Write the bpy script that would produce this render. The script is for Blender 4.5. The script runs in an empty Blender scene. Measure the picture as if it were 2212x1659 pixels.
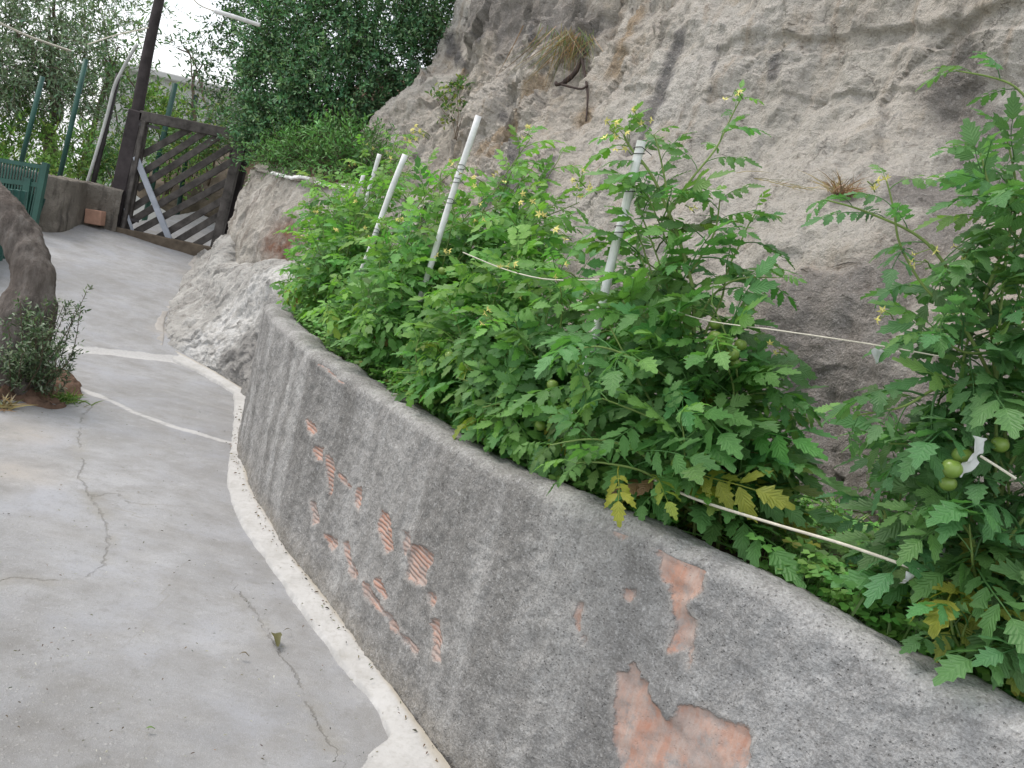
import bpy, math, random
import numpy as np
from math import radians, sin, cos, pi
from mathutils import Matrix, Vector

# ------------------------------------------------------------------ camera, sky, sun, exposure
S = bpy.context.scene
COL = S.collection
W, H, FL = 2212.0, 1659.0, 1916.0            # units in which the photo was measured
PITCH, ROLL, EYE = radians(8), radians(13.7), 1.5
Fv = np.array([0, cos(PITCH), -sin(PITCH)])
R0 = np.array([1.0, 0, 0]); U0 = np.array([0, sin(PITCH), cos(PITCH)])
Rv = cos(ROLL) * R0 + sin(ROLL) * U0
Uv = -sin(ROLL) * R0 + cos(ROLL) * U0
Cv = np.array([0, 0, EYE])
cd = bpy.data.cameras.new('camera'); cam = bpy.data.objects.new('camera', cd); COL.objects.link(cam)
cd.sensor_width = 36; cd.lens = 36 * FL / W; cd.clip_start = 0.05; cd.clip_end = 2000
cam.matrix_world = Matrix(((Rv[0], Uv[0], -Fv[0], Cv[0]), (Rv[1], Uv[1], -Fv[1], Cv[1]),
                           (Rv[2], Uv[2], -Fv[2], Cv[2]), (0, 0, 0, 1)))
S.camera = cam

SUN_EL, SUN_AZ = radians(58), radians(-75)    # azimuth from +Y, towards -X (left)
wd = bpy.data.worlds.new('World'); S.world = wd; wd.use_nodes = True
nt = wd.node_tree; nt.nodes.clear()
wo = nt.nodes.new('ShaderNodeOutputWorld'); bg = nt.nodes.new('ShaderNodeBackground')
sk = nt.nodes.new('ShaderNodeTexSky'); sk.sky_type = 'NISHITA'; sk.sun_disc = False
sk.sun_elevation = SUN_EL; sk.sun_rotation = SUN_AZ; sk.dust_density = 4; sk.air_density = 1.2
mx = nt.nodes.new('ShaderNodeMixRGB'); mx.inputs[0].default_value = 0.62
mx.inputs[2].default_value = (9.6, 9.8, 10.2, 1)   # even cloud cover over the clear sky
nt.links.new(sk.outputs[0], mx.inputs[1]); nt.links.new(mx.outputs[0], bg.inputs[0])
bg.inputs[1].default_value = 0.12
nt.links.new(bg.outputs[0], wo.inputs[0])

sd = bpy.data.lights.new('sun', 'SUN'); sun = bpy.data.objects.new('sun', sd); COL.objects.link(sun)
sd.energy = 1.1; sd.angle = radians(25); sd.color = (1, 0.95, 0.88)
sdir = Vector((sin(SUN_AZ) * cos(SUN_EL), cos(SUN_AZ) * cos(SUN_EL), sin(SUN_EL)))
sun.rotation_euler = sdir.to_track_quat('Z', 'Y').to_euler()
S.view_settings.view_transform = 'Standard'; S.view_settings.look = 'None'
S.view_settings.exposure = 0.7; S.view_settings.gamma = 1
S.cycles.max_bounces = 8; S.cycles.diffuse_bounces = 4; S.cycles.transmission_bounces = 4
S.cycles.transparent_max_bounces = 8

rng = np.random.default_rng(11)
random.seed(11)

# ------------------------------------------------------------------ measuring helpers
def ray(X, Y): return (X - W / 2) * Rv + (H / 2 - Y) * Uv + FL * Fv
def at_z(X, Y, z):
    v = ray(X, Y); return Cv + v * ((z - EYE) / v[2])
def at(X, Y, y):
    v = ray(X, Y); return Cv + v * (y / v[1])
RP = np.array([-3.02, 7.0]); RA = np.array([-0.45, 0.89]) / math.hypot(.45, .89)
def ramp_q(x, y): return (x - RP[0]) * RA[0] + (y - RP[1]) * RA[1]
def ground_z(x, y):
    q = np.asarray(ramp_q(x, y)); s = 0.12
    return 0.148 * (s * np.logaddexp(0, q / s))
def at_g(X, Y):
    z = 0.0
    for _ in range(25):
        p = at_z(X, Y, min(z, 1.3)); z = 0.5 * z + 0.5 * float(ground_z(p[0], p[1]))
    return np.array([p[0], p[1], float(ground_z(p[0], p[1]))])

# ------------------------------------------------------------------ numeric noise
def _hash(i, j, k, seed):
    h = (i * 374761393 + j * 668265263 + k * 1274126177 + seed * 974711) & 0xFFFFFFFF
    h = ((h ^ (h >> 13)) * 1103515245) & 0xFFFFFFFF
    h = ((h ^ (h >> 16)) * 2246822519) & 0xFFFFFFFF
    return ((h ^ (h >> 15)) & 0xFFFFFF) / float(0xFFFFFF)
def vnoise(P, seed=0):
    P = np.asarray(P, float); I = np.floor(P).astype(np.int64); f = P - I; f = f * f * f * (f * (f * 6 - 15) + 10)
    r = 0
    for a in (0, 1):
        for b in (0, 1):
            for c in (0, 1):
                w = (f[..., 0] if a else 1 - f[..., 0]) * (f[..., 1] if b else 1 - f[..., 1]) * (f[..., 2] if c else 1 - f[..., 2])
                r = r + w * _hash(I[..., 0] + a, I[..., 1] + b, I[..., 2] + c, seed)
    return r * 2 - 1
def fbm(P, sc, octv=4, seed=0, gain=0.5):
    P = np.asarray(P, float) * sc; r = 0; a = 1.0
    for o in range(octv):
        r = r + a * vnoise(P, seed + o * 17); P = P * 2.03 + 3.7; a *= gain
    return r
def ridged(P, sc, octv=4, seed=0):
    P = np.asarray(P, float) * sc; r = 0; a = 1.0
    for o in range(octv):
        r = r + a * (1 - 2 * np.abs(vnoise(P, seed + o * 13))); P = P * 2.1 + 1.3; a *= 0.5
    return r
def facets(P, sc, seed):
    """broken planes: every cell of a jittered grid gets its own step and tilt"""
    Q = np.asarray(P, float) * sc; I = np.floor(Q).astype(np.int64); best = np.full(len(Q), 1e9); val = np.zeros(len(Q))
    for a in (-1, 0, 1):
        for b in (-1, 0, 1):
            for c in (-1, 0, 1):
                i, j, k = I[:, 0] + a, I[:, 1] + b, I[:, 2] + c
                v = np.stack([Q[:, 0] - i - _hash(i, j, k, seed), Q[:, 1] - j - _hash(i, j, k, seed + 1), Q[:, 2] - k - _hash(i, j, k, seed + 2)], 1)
                d = (v * v).sum(1); n = d < best; best[n] = d[n]
                t = (_hash(i, j, k, seed + 3) - .5) + .9 * ((_hash(i, j, k, seed + 4) - .5) * v[:, 0] + (_hash(i, j, k, seed + 5) - .5) * v[:, 1] + (_hash(i, j, k, seed + 6) - .35) * v[:, 2])
                val[n] = t[n]
    return val
def smooth(a, b, x):
    t = np.clip((x - a) / (b - a), 0, 1); return t * t * (3 - 2 * t)
def cr(P, n):
    """Catmull-Rom resample of control rows to n samples along axis 0."""
    P = np.asarray(P, float); m = len(P); u = np.linspace(0, m - 1 - 1e-9, n); i = u.astype(int); t = (u - i)
    sh = (n,) + (1,) * (P.ndim - 1); t = t.reshape(sh)
    g = lambda k: P[np.clip(i + k, 0, m - 1)]
    p0, p1, p2, p3 = g(-1), g(0), g(1), g(2)
    return 0.5 * (2 * p1 + (p2 - p0) * t + (2 * p0 - 5 * p1 + 4 * p2 - p3) * t * t + (3 * p1 - p0 - 3 * p2 + p3) * t ** 3)
def surf(ctrl, nr, nc):
    a = cr(ctrl, nr); return np.swapaxes(cr(np.swapaxes(a, 0, 1), nc), 0, 1)
def normals(G):
    du = np.gradient(G, axis=1); dv = np.gradient(G, axis=0); n = np.cross(du, dv)
    return n / (np.linalg.norm(n, axis=-1, keepdims=True) + 1e-9)
def gridF(nr, nc, off=0):
    a = (np.arange(nr - 1)[:, None] * nc + np.arange(nc - 1)[None]).ravel() + off
    return np.stack([a, a + 1, a + nc + 1, a + nc], 1)
def seg_sd(P, poly):
    """signed distance to a closed polygon in 2D, positive inside"""
    P = np.asarray(P, float); d = np.full(len(P), 1e9); ins = np.zeros(len(P), bool); n = len(poly)
    for k in range(n):
        a = np.asarray(poly[k], float); b = np.asarray(poly[(k + 1) % n], float); e = b - a
        t = np.clip(((P - a) @ e) / (e @ e + 1e-12), 0, 1); d = np.minimum(d, np.linalg.norm(P - a - t[:, None] * e, axis=1))
        c = ((a[1] > P[:, 1]) != (b[1] > P[:, 1])) & (P[:, 0] < e[0] * (P[:, 1] - a[1]) / (e[1] + 1e-12 if abs(e[1]) < 1e-12 else e[1]) + a[0])
        ins ^= c
    return np.where(ins, d, -d)

# ------------------------------------------------------------------ mesh accumulator
class MB:
    def __init__(s): s.V = []; s.F = []; s.A = {}; s.n = 0; s.mi = []
    def add(s, V, F, mi=0, **attrs):
        V = np.asarray(V, float).reshape(-1, 3)
        if len(V) == 0: return s
        Fs = F if isinstance(F, list) and len(F) and isinstance(F[0], np.ndarray) and F[0].ndim == 2 else [np.asarray(F)]
        for f in Fs:
            if len(f): s.F.append(f + s.n); s.mi.append(np.full(len(f), mi))
        s.V.append(V)
        for k, v in attrs.items():
            v = np.asarray(v, float)
            dim = v.shape[-1] if v.ndim else 1
            s.A.setdefault(k, []).append((s.n, np.broadcast_to(v, (len(V), dim)) if v.ndim else np.full((len(V), 1), float(v))))
        s.n += len(V); return s
    def box(s, c, size, rot=None, mi=0, bev=0.0, **at_):
        hx, hy, hz = np.array(size) / 2.0
        b = min(bev, hx * .9, hy * .9, hz * .9)
        if b <= 0:
            V = np.array([[x * hx, y * hy, z * hz] for x in (-1, 1) for y in (-1, 1) for z in (-1, 1)])
            F = np.array([[0, 1, 3, 2], [4, 6, 7, 5], [0, 4, 5, 1], [2, 3, 7, 6], [0, 2, 6, 4], [1, 5, 7, 3]])
            Fs = [F]
        else:
            V = []; idx = {}
            for x in (-1, 1):
                for y in (-1, 1):
                    for z in (-1, 1):
                        for a in range(3):
                            h = [hx - b, hy - b, hz - b]; h[a] += b
                            idx[(x, y, z, a)] = len(V); V.append([x * h[0], y * h[1], z * h[2]])
            V = np.array(V); q = []; t = []
            for sg in (-1, 1):
                for a in range(3):
                    o = [k for k in range(3) if k != a]; loop = []
                    for (p, r) in ((-1, -1), (1, -1), (1, 1), (-1, 1)):
                        c3 = [0, 0, 0]; c3[a] = sg; c3[o[0]] = p; c3[o[1]] = r; loop.append(idx[(*c3, a)])
                    q.append(loop)
            for a in range(3):
                o = [k for k in range(3) if k != a]
                for p in (-1, 1):
                    for r in (-1, 1):
                        c1 = [0] * 3; c1[o[0]] = p; c1[o[1]] = r; c2 = list(c1); c1[a] = -1; c2[a] = 1
                        q.append([idx[(*c1, o[0])], idx[(*c2, o[0])], idx[(*c2, o[1])], idx[(*c1, o[1])]])
            for x in (-1, 1):
                for y in (-1, 1):
                    for z in (-1, 1): t.append([idx[(x, y, z, 0)], idx[(x, y, z, 1)], idx[(x, y, z, 2)]])
            Fs = [np.array(q), np.array(t)]
        if rot is not None: V = V @ np.asarray(rot).T
        return s.add(V + np.asarray(c, float), Fs, mi, **at_)
    def bar(s, a, b, w, d, up=(0, 0, 1), mi=0, bev=0.0, **at_):
        """square bar from a to b; w across, d along the 'up-perp' direction"""
        a = np.asarray(a, float); b = np.asarray(b, float); z = b - a; L = np.linalg.norm(z); z = z / L
        y = np.asarray(up, float); x = np.cross(y, z); x /= np.linalg.norm(x); y = np.cross(z, x)
        return s.box((a + b) / 2, (w, d, L), np.stack([x, y, z], 1), mi, bev, **at_)
    def tube(s, P, r, sides=8, mi=0, cap=True, **at_):
        P = np.asarray(P, float); n = len(P); r = np.broadcast_to(np.asarray(r, float), (n,))
        T = np.gradient(P, axis=0); T /= np.linalg.norm(T, axis=1, keepdims=True) + 1e-12
        ref = np.array([0.31, 0.17, 0.93]) if abs(T[0] @ np.array([0.31, 0.17, .93])) < .9 else np.array([1., 0, 0])
        X = np.cross(T, ref); X /= np.linalg.norm(X, axis=1, keepdims=True) + 1e-12; Y = np.cross(T, X)
        a = np.linspace(0, 2 * pi, sides, endpoint=False)
        V = P[:, None] + r[:, None, None] * (np.cos(a)[None, :, None] * X[:, None] + np.sin(a)[None, :, None] * Y[:, None])
        i = np.arange(n - 1)[:, None] * sides; j = np.arange(sides)[None]; k = (j + 1) % sides
        F = np.stack([(i + j).ravel(), (i + k).ravel(), (i + sides + k).ravel(), (i + sides + j).ravel()], 1)
        Fs = [F]
        V = V.reshape(-1, 3)
        if cap:
            V = np.vstack([V, P[0], P[-1]]); c0 = n * sides; jj = np.arange(sides); kk = (jj + 1) % sides
            Fs.append(np.vstack([np.stack([np.full(sides, c0), kk, jj], 1), np.stack([np.full(sides, c0 + 1), (n - 1) * sides + jj, (n - 1) * sides + kk], 1)]))
        return s.add(V, Fs, mi, **at_)
    def sphere(s, c, r, nu=12, nv=8, sc=(1, 1, 1), mi=0, **at_):
        th = np.linspace(0, pi, nv + 1)[1:-1]; ph = np.linspace(0, 2 * pi, nu, endpoint=False)
        V = np.array([[sin(t) * cos(p), sin(t) * sin(p), cos(t)] for t in th for p in ph]); m = len(th)
        V = np.vstack([V, [0, 0, 1], [0, 0, -1]]) * r * np.array(sc) + np.asarray(c)
        i = np.arange(m - 1)[:, None] * nu; j = np.arange(nu)[None]; k = (j + 1) % nu
        F = np.stack([(i + j).ravel(), (i + nu + j).ravel(), (i + nu + k).ravel(), (i + k).ravel()], 1)
        jj = np.arange(nu); kk = (jj + 1) % nu; t0 = m * nu
        T = np.vstack([np.stack([np.full(nu, t0), jj, kk], 1), np.stack([np.full(nu, t0 + 1), (m - 1) * nu + kk, (m - 1) * nu + jj], 1)])
        return s.add(V, [F, T], mi, **at_)
    def build(s, name, mats, parent=None, smooth_=True, loc=None):
        me = bpy.data.meshes.new(name)
        V = np.vstack(s.V)
        if loc is not None: V = V - np.asarray(loc)
        me.vertices.add(len(V)); me.vertices.foreach_set('co', V.ravel().astype(np.float32))
        nl = sum(f.size for f in s.F); npol = sum(len(f) for f in s.F)
        me.loops.add(nl); me.polygons.add(npol)
        me.loops.foreach_set('vertex_index', np.concatenate([f.ravel() for f in s.F]).astype(np.int32))
        tot = np.concatenate([np.full(len(f), f.shape[1]) for f in s.F]); st = np.concatenate([[0], np.cumsum(tot)[:-1]])
        me.polygons.foreach_set('loop_start', st.astype(np.int32))
        me.polygons.foreach_set('material_index', np.concatenate(s.mi).astype(np.int32))
        me.polygons.foreach_set('use_smooth', np.full(npol, bool(smooth_)))
        me.update(calc_edges=True); me.validate()
        for k, lst in s.A.items():
            dim = lst[0][1].shape[1]
            ty, key = {1: ('FLOAT', 'value'), 2: ('FLOAT2', 'vector'), 3: ('FLOAT_VECTOR', 'vector'), 4: ('FLOAT_COLOR', 'color')}[dim]
            buf = np.zeros((s.n, dim))
            for o, a in lst: buf[o:o + len(a)] = a
            me.attributes.new(k, ty, 'POINT').data.foreach_set(key, buf.ravel().astype(np.float32))
        for m in (mats if isinstance(mats, (list, tuple)) else [mats]): me.materials.append(m)
        o = bpy.data.objects.new(name, me); COL.objects.link(o)
        if parent is not None: o.parent = parent
        if loc is not None: o.location = loc
        return o
def empty(name, loc=(0, 0, 0)):
    o = bpy.data.objects.new(name, None); COL.objects.link(o); o.location = loc; o.empty_display_size = .1
    return o
def tag(o, label=None, cat=None, group=None, kind=None):
    if label: o['label'] = label
    if cat: o['category'] = cat
    if group: o['group'] = group
    if kind: o['kind'] = kind
    return o

# ------------------------------------------------------------------ node helper
class NT:
    def __init__(s, name):
        s.m = bpy.data.materials.new(name); s.m.use_nodes = True; s.t = s.m.node_tree; s.t.nodes.clear()
        s.out = s.t.nodes.new('ShaderNodeOutputMaterial')
    def _in(s, sock, v):
        if isinstance(v, bpy.types.NodeSocket): s.t.links.new(v, sock)
        elif v is not None:
            if hasattr(sock.default_value, '__len__') and not hasattr(v, '__len__'): v = (v, v, v, 1)[:len(sock.default_value)]
            if hasattr(v, '__len__') and len(v) == 3 and len(sock.default_value) == 4: v = (*v, 1)
            sock.default_value = v
    def n(s, ty, out=0, props=None, **ins):
        x = s.t.nodes.new('ShaderNode' + ty)
        for k, v in (props or {}).items(): setattr(x, k, v)
        for k, v in ins.items():
            k2 = int(k[1:]) if k[0] == 'i' and k[1:].isdigit() else k.replace('_', ' ')
            s._in(x.inputs[k2], v)
        return x.outputs[out]
    def obj(s): return s.n('TexCoord', 'Object')
    def attr(s, name, out='Fac'): return s.n('Attribute', out, dict(attribute_name=name))
    def noise(s, vec, sc, det=4, rough=.55, dist=0, out='Fac'): return s.n('TexNoise', out, Vector=vec, Scale=sc, Detail=det, Roughness=rough, Distortion=dist)
    def mapv(s, vec, scale=(1, 1, 1), loc=(0, 0, 0), rot=(0, 0, 0)): return s.n('Mapping', 0, Vector=vec, Scale=scale, Location=loc, Rotation=rot)
    def ramp(s, fac, stops, interp='LINEAR'):
        x = s.t.nodes.new('ShaderNodeValToRGB'); x.color_ramp.interpolation = interp; e = x.color_ramp.elements
        while len(e) < len(stops): e.new(.5)
        for el, (p, c) in zip(e, stops): el.position = p; el.color = (c, c, c, 1) if not hasattr(c, '__len__') else (*c, 1)[:4]
        s._in(x.inputs[0], fac); return x.outputs[0]
    def mix(s, fac, a, b, mode='MIX'): return s.n('MixRGB', 0, dict(blend_type=mode), i0=fac, i1=a, i2=b)
    def math(s, op, a, b=0.0, clamp=False): return s.n('Math', 0, dict(operation=op, use_clamp=clamp), i0=a, i1=b)
    def step(s, v, lo, hi): return s.n('MapRange', 0, dict(interpolation_type='SMOOTHSTEP'), Value=v, i1=lo, i2=hi)
    def bump(s, h, strength=.5, dist=.01, nrm=None): return s.n('Bump', 0, Height=h, Strength=strength, Distance=dist, Normal=nrm)
    def bsdf(s, col, rough=.9, nrm=None, spec=.2, metal=0.0, out=True):
        b = s.n('BsdfPrincipled', 0, i0=col, Roughness=rough, Metallic=metal)
        nd = b.node; nd.inputs['Specular IOR Level'].default_value = spec
        if nrm is not None: s.t.links.new(nrm, nd.inputs['Normal'])
        if out: s.t.links.new(b, s.out.inputs[0])
        return b

def simple_mat(name, col, rough=.8, var=.25, sc=8, spec=.2, bump=.3, bsc=60, metal=0):
    t = NT(name); o = t.obj(); c = np.array(col)
    f = t.noise(o, sc, 5, .6)
    base = t.ramp(f, [(.3, tuple(c * (1 - var))), (.7, tuple(np.minimum(c * (1 + var), 1)))])
    t.bsdf(base, rough, t.bump(t.noise(o, bsc, 4), bump, .004), spec, metal)
    return t.m

def leaf_mat(name, trans=.3, rough=.5, vein=0.0, spec=.35):
    t = NT(name); tint = t.attr('tint', 'Color'); o = t.obj()
    c = t.mix(t.ramp(t.noise(o, 45, 3), [(.3, .0), (.7, .45)]), tint, t.mix(1.0, tint, (.62, .72, .6), 'MULTIPLY'))
    nrm = None
    if vein:
        uv = t.attr('luv', 'Vector'); sp = t.t.nodes.new('ShaderNodeSeparateXYZ'); t.t.links.new(uv, sp.inputs[0])
        v = t.math('ABSOLUTE', sp.outputs[1])
        w = t.math('SINE', t.math('ADD', t.math('MULTIPLY', sp.outputs[0], 44.0), t.math('MULTIPLY', v, -14.0)))
        mid = t.step(v, .1, .0); ve = t.math('MAXIMUM', t.step(w, .72, 1.0), mid)
        c = t.mix(t.math('MULTIPLY', ve, vein), c, t.mix(1.0, c, (1.5, 1.4, 1.5), 'MULTIPLY'))
        nrm = t.bump(t.math('MULTIPLY', w, -1), .35, .003)
    b = t.bsdf(c, rough, nrm, spec, out=False)
    tr = t.n('BsdfTranslucent', 0, Color=t.mix(1.0, c, (1.15, 1.25, .7), 'MULTIPLY'))
    t.t.links.new(t.n('MixShader', 0, i0=trans, i1=b, i2=tr), t.out.inputs[0])
    return t.m

M_LEAF = leaf_mat('tomato_leaf', .42, .48, .5, .45)
M_SMALL = leaf_mat('small_leaf', .25, .5)
M_STEM = simple_mat('green_stem', (.17, .24, .07), .6, .2, 20)
M_BARK = simple_mat('bark', (.17, .13, .105), .95, .35, 14, bump=.9, bsc=45)
M_TWIG = simple_mat('twig', (.11, .085, .06), .9)
M_FLOWER = simple_mat('yellow_petal', (.74, .68, .22), .6, .12, 60)
M_FRUIT = simple_mat('green_tomato', (.2, .3, .06), .3, .18, 12, spec=.5, bump=.05)
M_STAKE = simple_mat('white_stake_paint', (.72, .72, .71), .6, .13, 16, bump=.5)
M_WIRE = simple_mat('black_tie_wire', (.02, .025, .02), .6)
M_TWINE = simple_mat('pale_twine', (.6, .56, .47), .9, .15, 40, bump=.6, bsc=300)
M_RAG = simple_mat('white_rag', (.6, .6, .6), .95, .1, 30)
M_DRY = simple_mat('dry_leaf', (.33, .2, .1), .8, .35, 40)
M_STRAW = simple_mat('dry_grass', (.34, .24, .15), .9, .35, 30)

# ------------------------------------------------------------------ path
def path_mat():
    t = NT('weathered_concrete'); o = t.obj()
    big = t.noise(o, .9, 5, .6); mid = t.noise(o, 4.5, 6, .65); fine = t.noise(o, 70, 4, .6); gr = t.noise(o, 260, 2, .5)
    c = t.ramp(big, [(.3, (.23, .23, .232)), (.5, (.29, .29, .292)), (.72, (.35, .351, .355))])
    c = t.mix(t.ramp(mid, [(.34, .7), (.58, 0)]), c, (.215, .208, .196))
    m3 = t.noise(o, 14, 6, .72); c = t.mix(t.ramp(m3, [(.34, .5), (.46, 0)]), c, (.205, .2, .19)); c = t.mix(t.ramp(m3, [(.56, 0), (.72, .45)]), c, (.4, .4, .398))
    c = t.mix(t.ramp(t.noise(t.mapv(o, (1.3, 5, 1), rot=(0, 0, -.5)), 1.6, 5, .6), [(.5, 0), (.68, .2)]), c, (.42, .415, .405))
    gt = t.noise(o, 420, 3, .7); c = t.mix(t.ramp(gt, [(.54, 0), (.7, .5)]), c, (.15, .145, .135)); c = t.mix(t.ramp(gt, [(.3, .5), (.44, 0)]), c, (.50, .495, .485))
    bl = t.noise(o, 2.3, 4, .6); c = t.mix(t.ramp(bl, [(.52, 0), (.7, .5)]), c, (.335, .345, .375))
    c = t.mix(t.math('MULTIPLY', t.step(fine, .5, .75), .45), c, (.22, .215, .2))
    # older, rougher pour at the left with exposed pebbles
    rg = t.attr('rough'); vo = t.n('TexVoronoi', 'Distance', Vector=t.mix(.02, o, t.noise(o, 30, 2, out='Color')), Scale=74.0)
    pn = t.noise(o, 38, 4, .7)
    peb = t.math('MULTIPLY', t.step(vo, .42, .22), t.math('MULTIPLY', rg, t.step(pn, .46, .62)))
    c = t.mix(t.math('MULTIPLY', rg, .62), c, t.mix(1.0, c, (.62, .61, .585), 'MULTIPLY'))
    c = t.mix(t.math('MULTIPLY', peb, .45), c, (.42, .41, .39))
    c = t.mix(t.math('MULTIPLY', t.attr('tan'), t.ramp(mid, [(.35, .1), (.65, .5)])), c, (.36, .31, .245))
    # white joint strips
    wob = t.math('MULTIPLY', t.math('SUBTRACT', mid, .5), .09)
    js = t.math('ADD', t.attr('joint'), wob)
    c = t.mix(t.math('MULTIPLY', t.step(js, 0.0, .025), t.ramp(fine, [(.3, .55), (.6, .95)])), c, (.48, .47, .455))
    # cracks
    ck = t.math('ADD', t.attr('crack'), t.math('MULTIPLY', t.math('SUBTRACT', t.noise(o, 24, 4, .7), .5), .06))
    cm = t.math('MULTIPLY', t.step(t.math('ABSOLUTE', ck), .0075, .0015), t.step(t.noise(o, 7, 2), .38, .5))
    soft = t.math('MULTIPLY', t.step(t.math('ABSOLUTE', ck), .07, .0), t.step(t.noise(o, 5, 3), .42, .62))
    c = t.mix(t.math('MULTIPLY', soft, .45), c, (.25, .235, .2))
    c = t.mix(t.math('MULTIPLY', cm, .42), c, (.13, .12, .1))
    h = t.math('ADD', t.math('MULTIPLY', fine, .5), t.math('MULTIPLY', gr, .4))
    h = t.math('ADD', h, t.math('MULTIPLY', mid, 1.0)); h = t.math('ADD', h, t.math('MULTIPLY', peb, .7))
    h = t.math('SUBTRACT', h, t.math('MULTIPLY', cm, 1.2))
    t.bsdf(c, .88, t.bump(h, .55, .006), .25)
    return t.m

# front line of the retaining wall, from behind the viewer's right to the far corner
WALL = np.array([(1.75, .55), (1.42, .95), (1.14, 1.30), (.92, 1.57), (.68, 1.84), (.42, 2.13), (.08, 2.44), (-.25, 2.92), (-.575, 3.42), (-.83, 3.78),
                 (-1.13, 4.33), (-1.42, 4.92), (-1.57, 5.36), (-1.73, 5.95), (-1.86, 6.45)])
WL = cr(WALL, 420)
def wall_dist(P):
    """signed distance from the wall front line; positive on the path side"""
    P = np.asarray(P, float); out = np.empty(len(P))
    T = np.gradient(WL, axis=0); T /= np.linalg.norm(T, axis=1, keepdims=True); N = np.stack([-T[:, 1], T[:, 0]], 1)
    N = -N if N[0] @ (np.array([-1., 0])) < 0 else N
    for k in range(0, len(P), 20000):
        d = P[k:k + 20000, None] - WL[None]; j = np.argmin((d ** 2).sum(-1), 1)
        out[k:k + 20000] = (d[np.arange(len(j)), j] * N[j]).sum(-1)
    return out

def g2(pts): return np.array([at_g(*p)[:2] for p in pts])
def polyline_sd(P, L, halfw):
    """signed side distance to an open polyline, clamped far from its ends"""
    best = np.full(len(P), 9.0); sg = np.ones(len(P))
    for a, b in zip(L[:-1], L[1:]):
        e = b - a; t = np.clip(((P - a) @ e) / (e @ e), 0, 1); v = P - a - t[:, None] * e; d = np.linalg.norm(v, axis=1)
        k = d < best; best[k] = d[k]; sg[k] = np.sign(e[0] * v[k, 1] - e[1] * v[k, 0])
    return best * np.where(sg == 0, 1, sg)

z1 = lambda pts: [(x * .4793, 864 + y * .4793) for x, y in pts]
CRACKS = [z1([(440, 10), (370, 70), (355, 170), (380, 290), (355, 350), (400, 430), (440, 480), (480, 560), (490, 640), (470, 740), (390, 800), (240, 815), (60, 800), (-60, 840)]),
          z1([(430, 440), (520, 420), (570, 465), (640, 470)]), z1([(1090, 870), (1200, 1020), (1260, 1140), (1330, 1220), (1370, 1310), (1430, 1440), (1500, 1560)])]
def build_path():
    st = .03; xs = np.arange(-8.2, 2.2, st); ys = np.arange(.2, 17, st)
    X, Y = np.meshgrid(xs, ys); P2 = np.stack([X.ravel(), Y.ravel()], 1)
    near = np.abs(P2[:, 1]) < 8; wd_ = np.full(len(P2), 9.0)
    wd_[near] = wall_dist(P2[near])
    Z = ground_z(P2[:, 0], P2[:, 1]) + .012 * fbm(np.c_[P2, np.zeros(len(P2))], .9, 3, 5) + .004 * fbm(np.c_[P2, np.zeros(len(P2))], 6, 3, 9)
    # cement lip: slight step at the two joints
    q = ramp_q(P2[:, 0], P2[:, 1])
    J1 = g2([(60, 745), (150, 755), (260, 765), (375, 775), (460, 800)]); J2 = g2([(120, 815), (180, 840), (300, 893), (400, 928), (530, 968)])
    s1 = polyline_sd(P2, J1, .1); s2 = polyline_sd(P2, J2, .1)
    joint = np.maximum(.075 - np.abs(s1 + .03), .038 - np.abs(s2))
    joint = np.clip(joint, -.2, .1)
    Z += .03 * smooth(-.06, .06, s1 * 1.0) * (np.abs(s1) < 3)
    crack = np.full(len(P2), .5)
    for k, c in enumerate(CRACKS):
        d = polyline_sd(P2, g2(c), .2); crack = np.where(np.abs(d) < np.abs(crack), d, crack)
    crack = np.clip(crack, -.5, .5)
    left = g2([(0, 1010), (140, 1240), (230, 1290), (330, 1420), (470, 1659)])
    rs = polyline_sd(P2, left, .2); cxy = g2([(0, 1500)])[0]
    side = np.sign(rs[np.argmin(((P2 - cxy) ** 2).sum(1))]); rough = smooth(-.25, .55, rs * side) * (P2[:, 1] < 4.6)
    tan = np.zeros(len(P2))
    for (px, r) in (((30, 1020), .35), ((20, 930), .4), ((420, 600), .3), ((410, 660), .3), ((360, 720), .25), ((120, 495), .5)):
        c = g2([px])[0]; tan = np.maximum(tan, smooth(r, 0, np.linalg.norm(P2 - c, axis=1)))
    keep = (wd_ > -.1)
    far_r = (Y.ravel() > 6.3) & (P2[:, 0] > -1.2 - .0 * P2[:, 1]); keep &= ~far_r
    keep &= ~((P2[:, 1] > 11.55) & (P2[:, 0] < -5.35))
    keep &= P2[:, 0] > -3.6 - .62 * np.maximum(P2[:, 1] - 4.2, 0) - 1.2
    kf = gridF(len(ys), len(xs)); kf = kf[keep[kf].all(1)]
    used = np.unique(kf); rem = -np.ones(len(P2), int); rem[used] = np.arange(len(used))
    mb = MB(); mb.add(np.c_[P2, Z][used], rem[kf], crack=crack[used, None], joint=joint[used, None], rough=rough[used, None], tan=tan[used, None])
    return tag(mb.build('path', path_mat()), kind='structure')
build_path()

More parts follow.
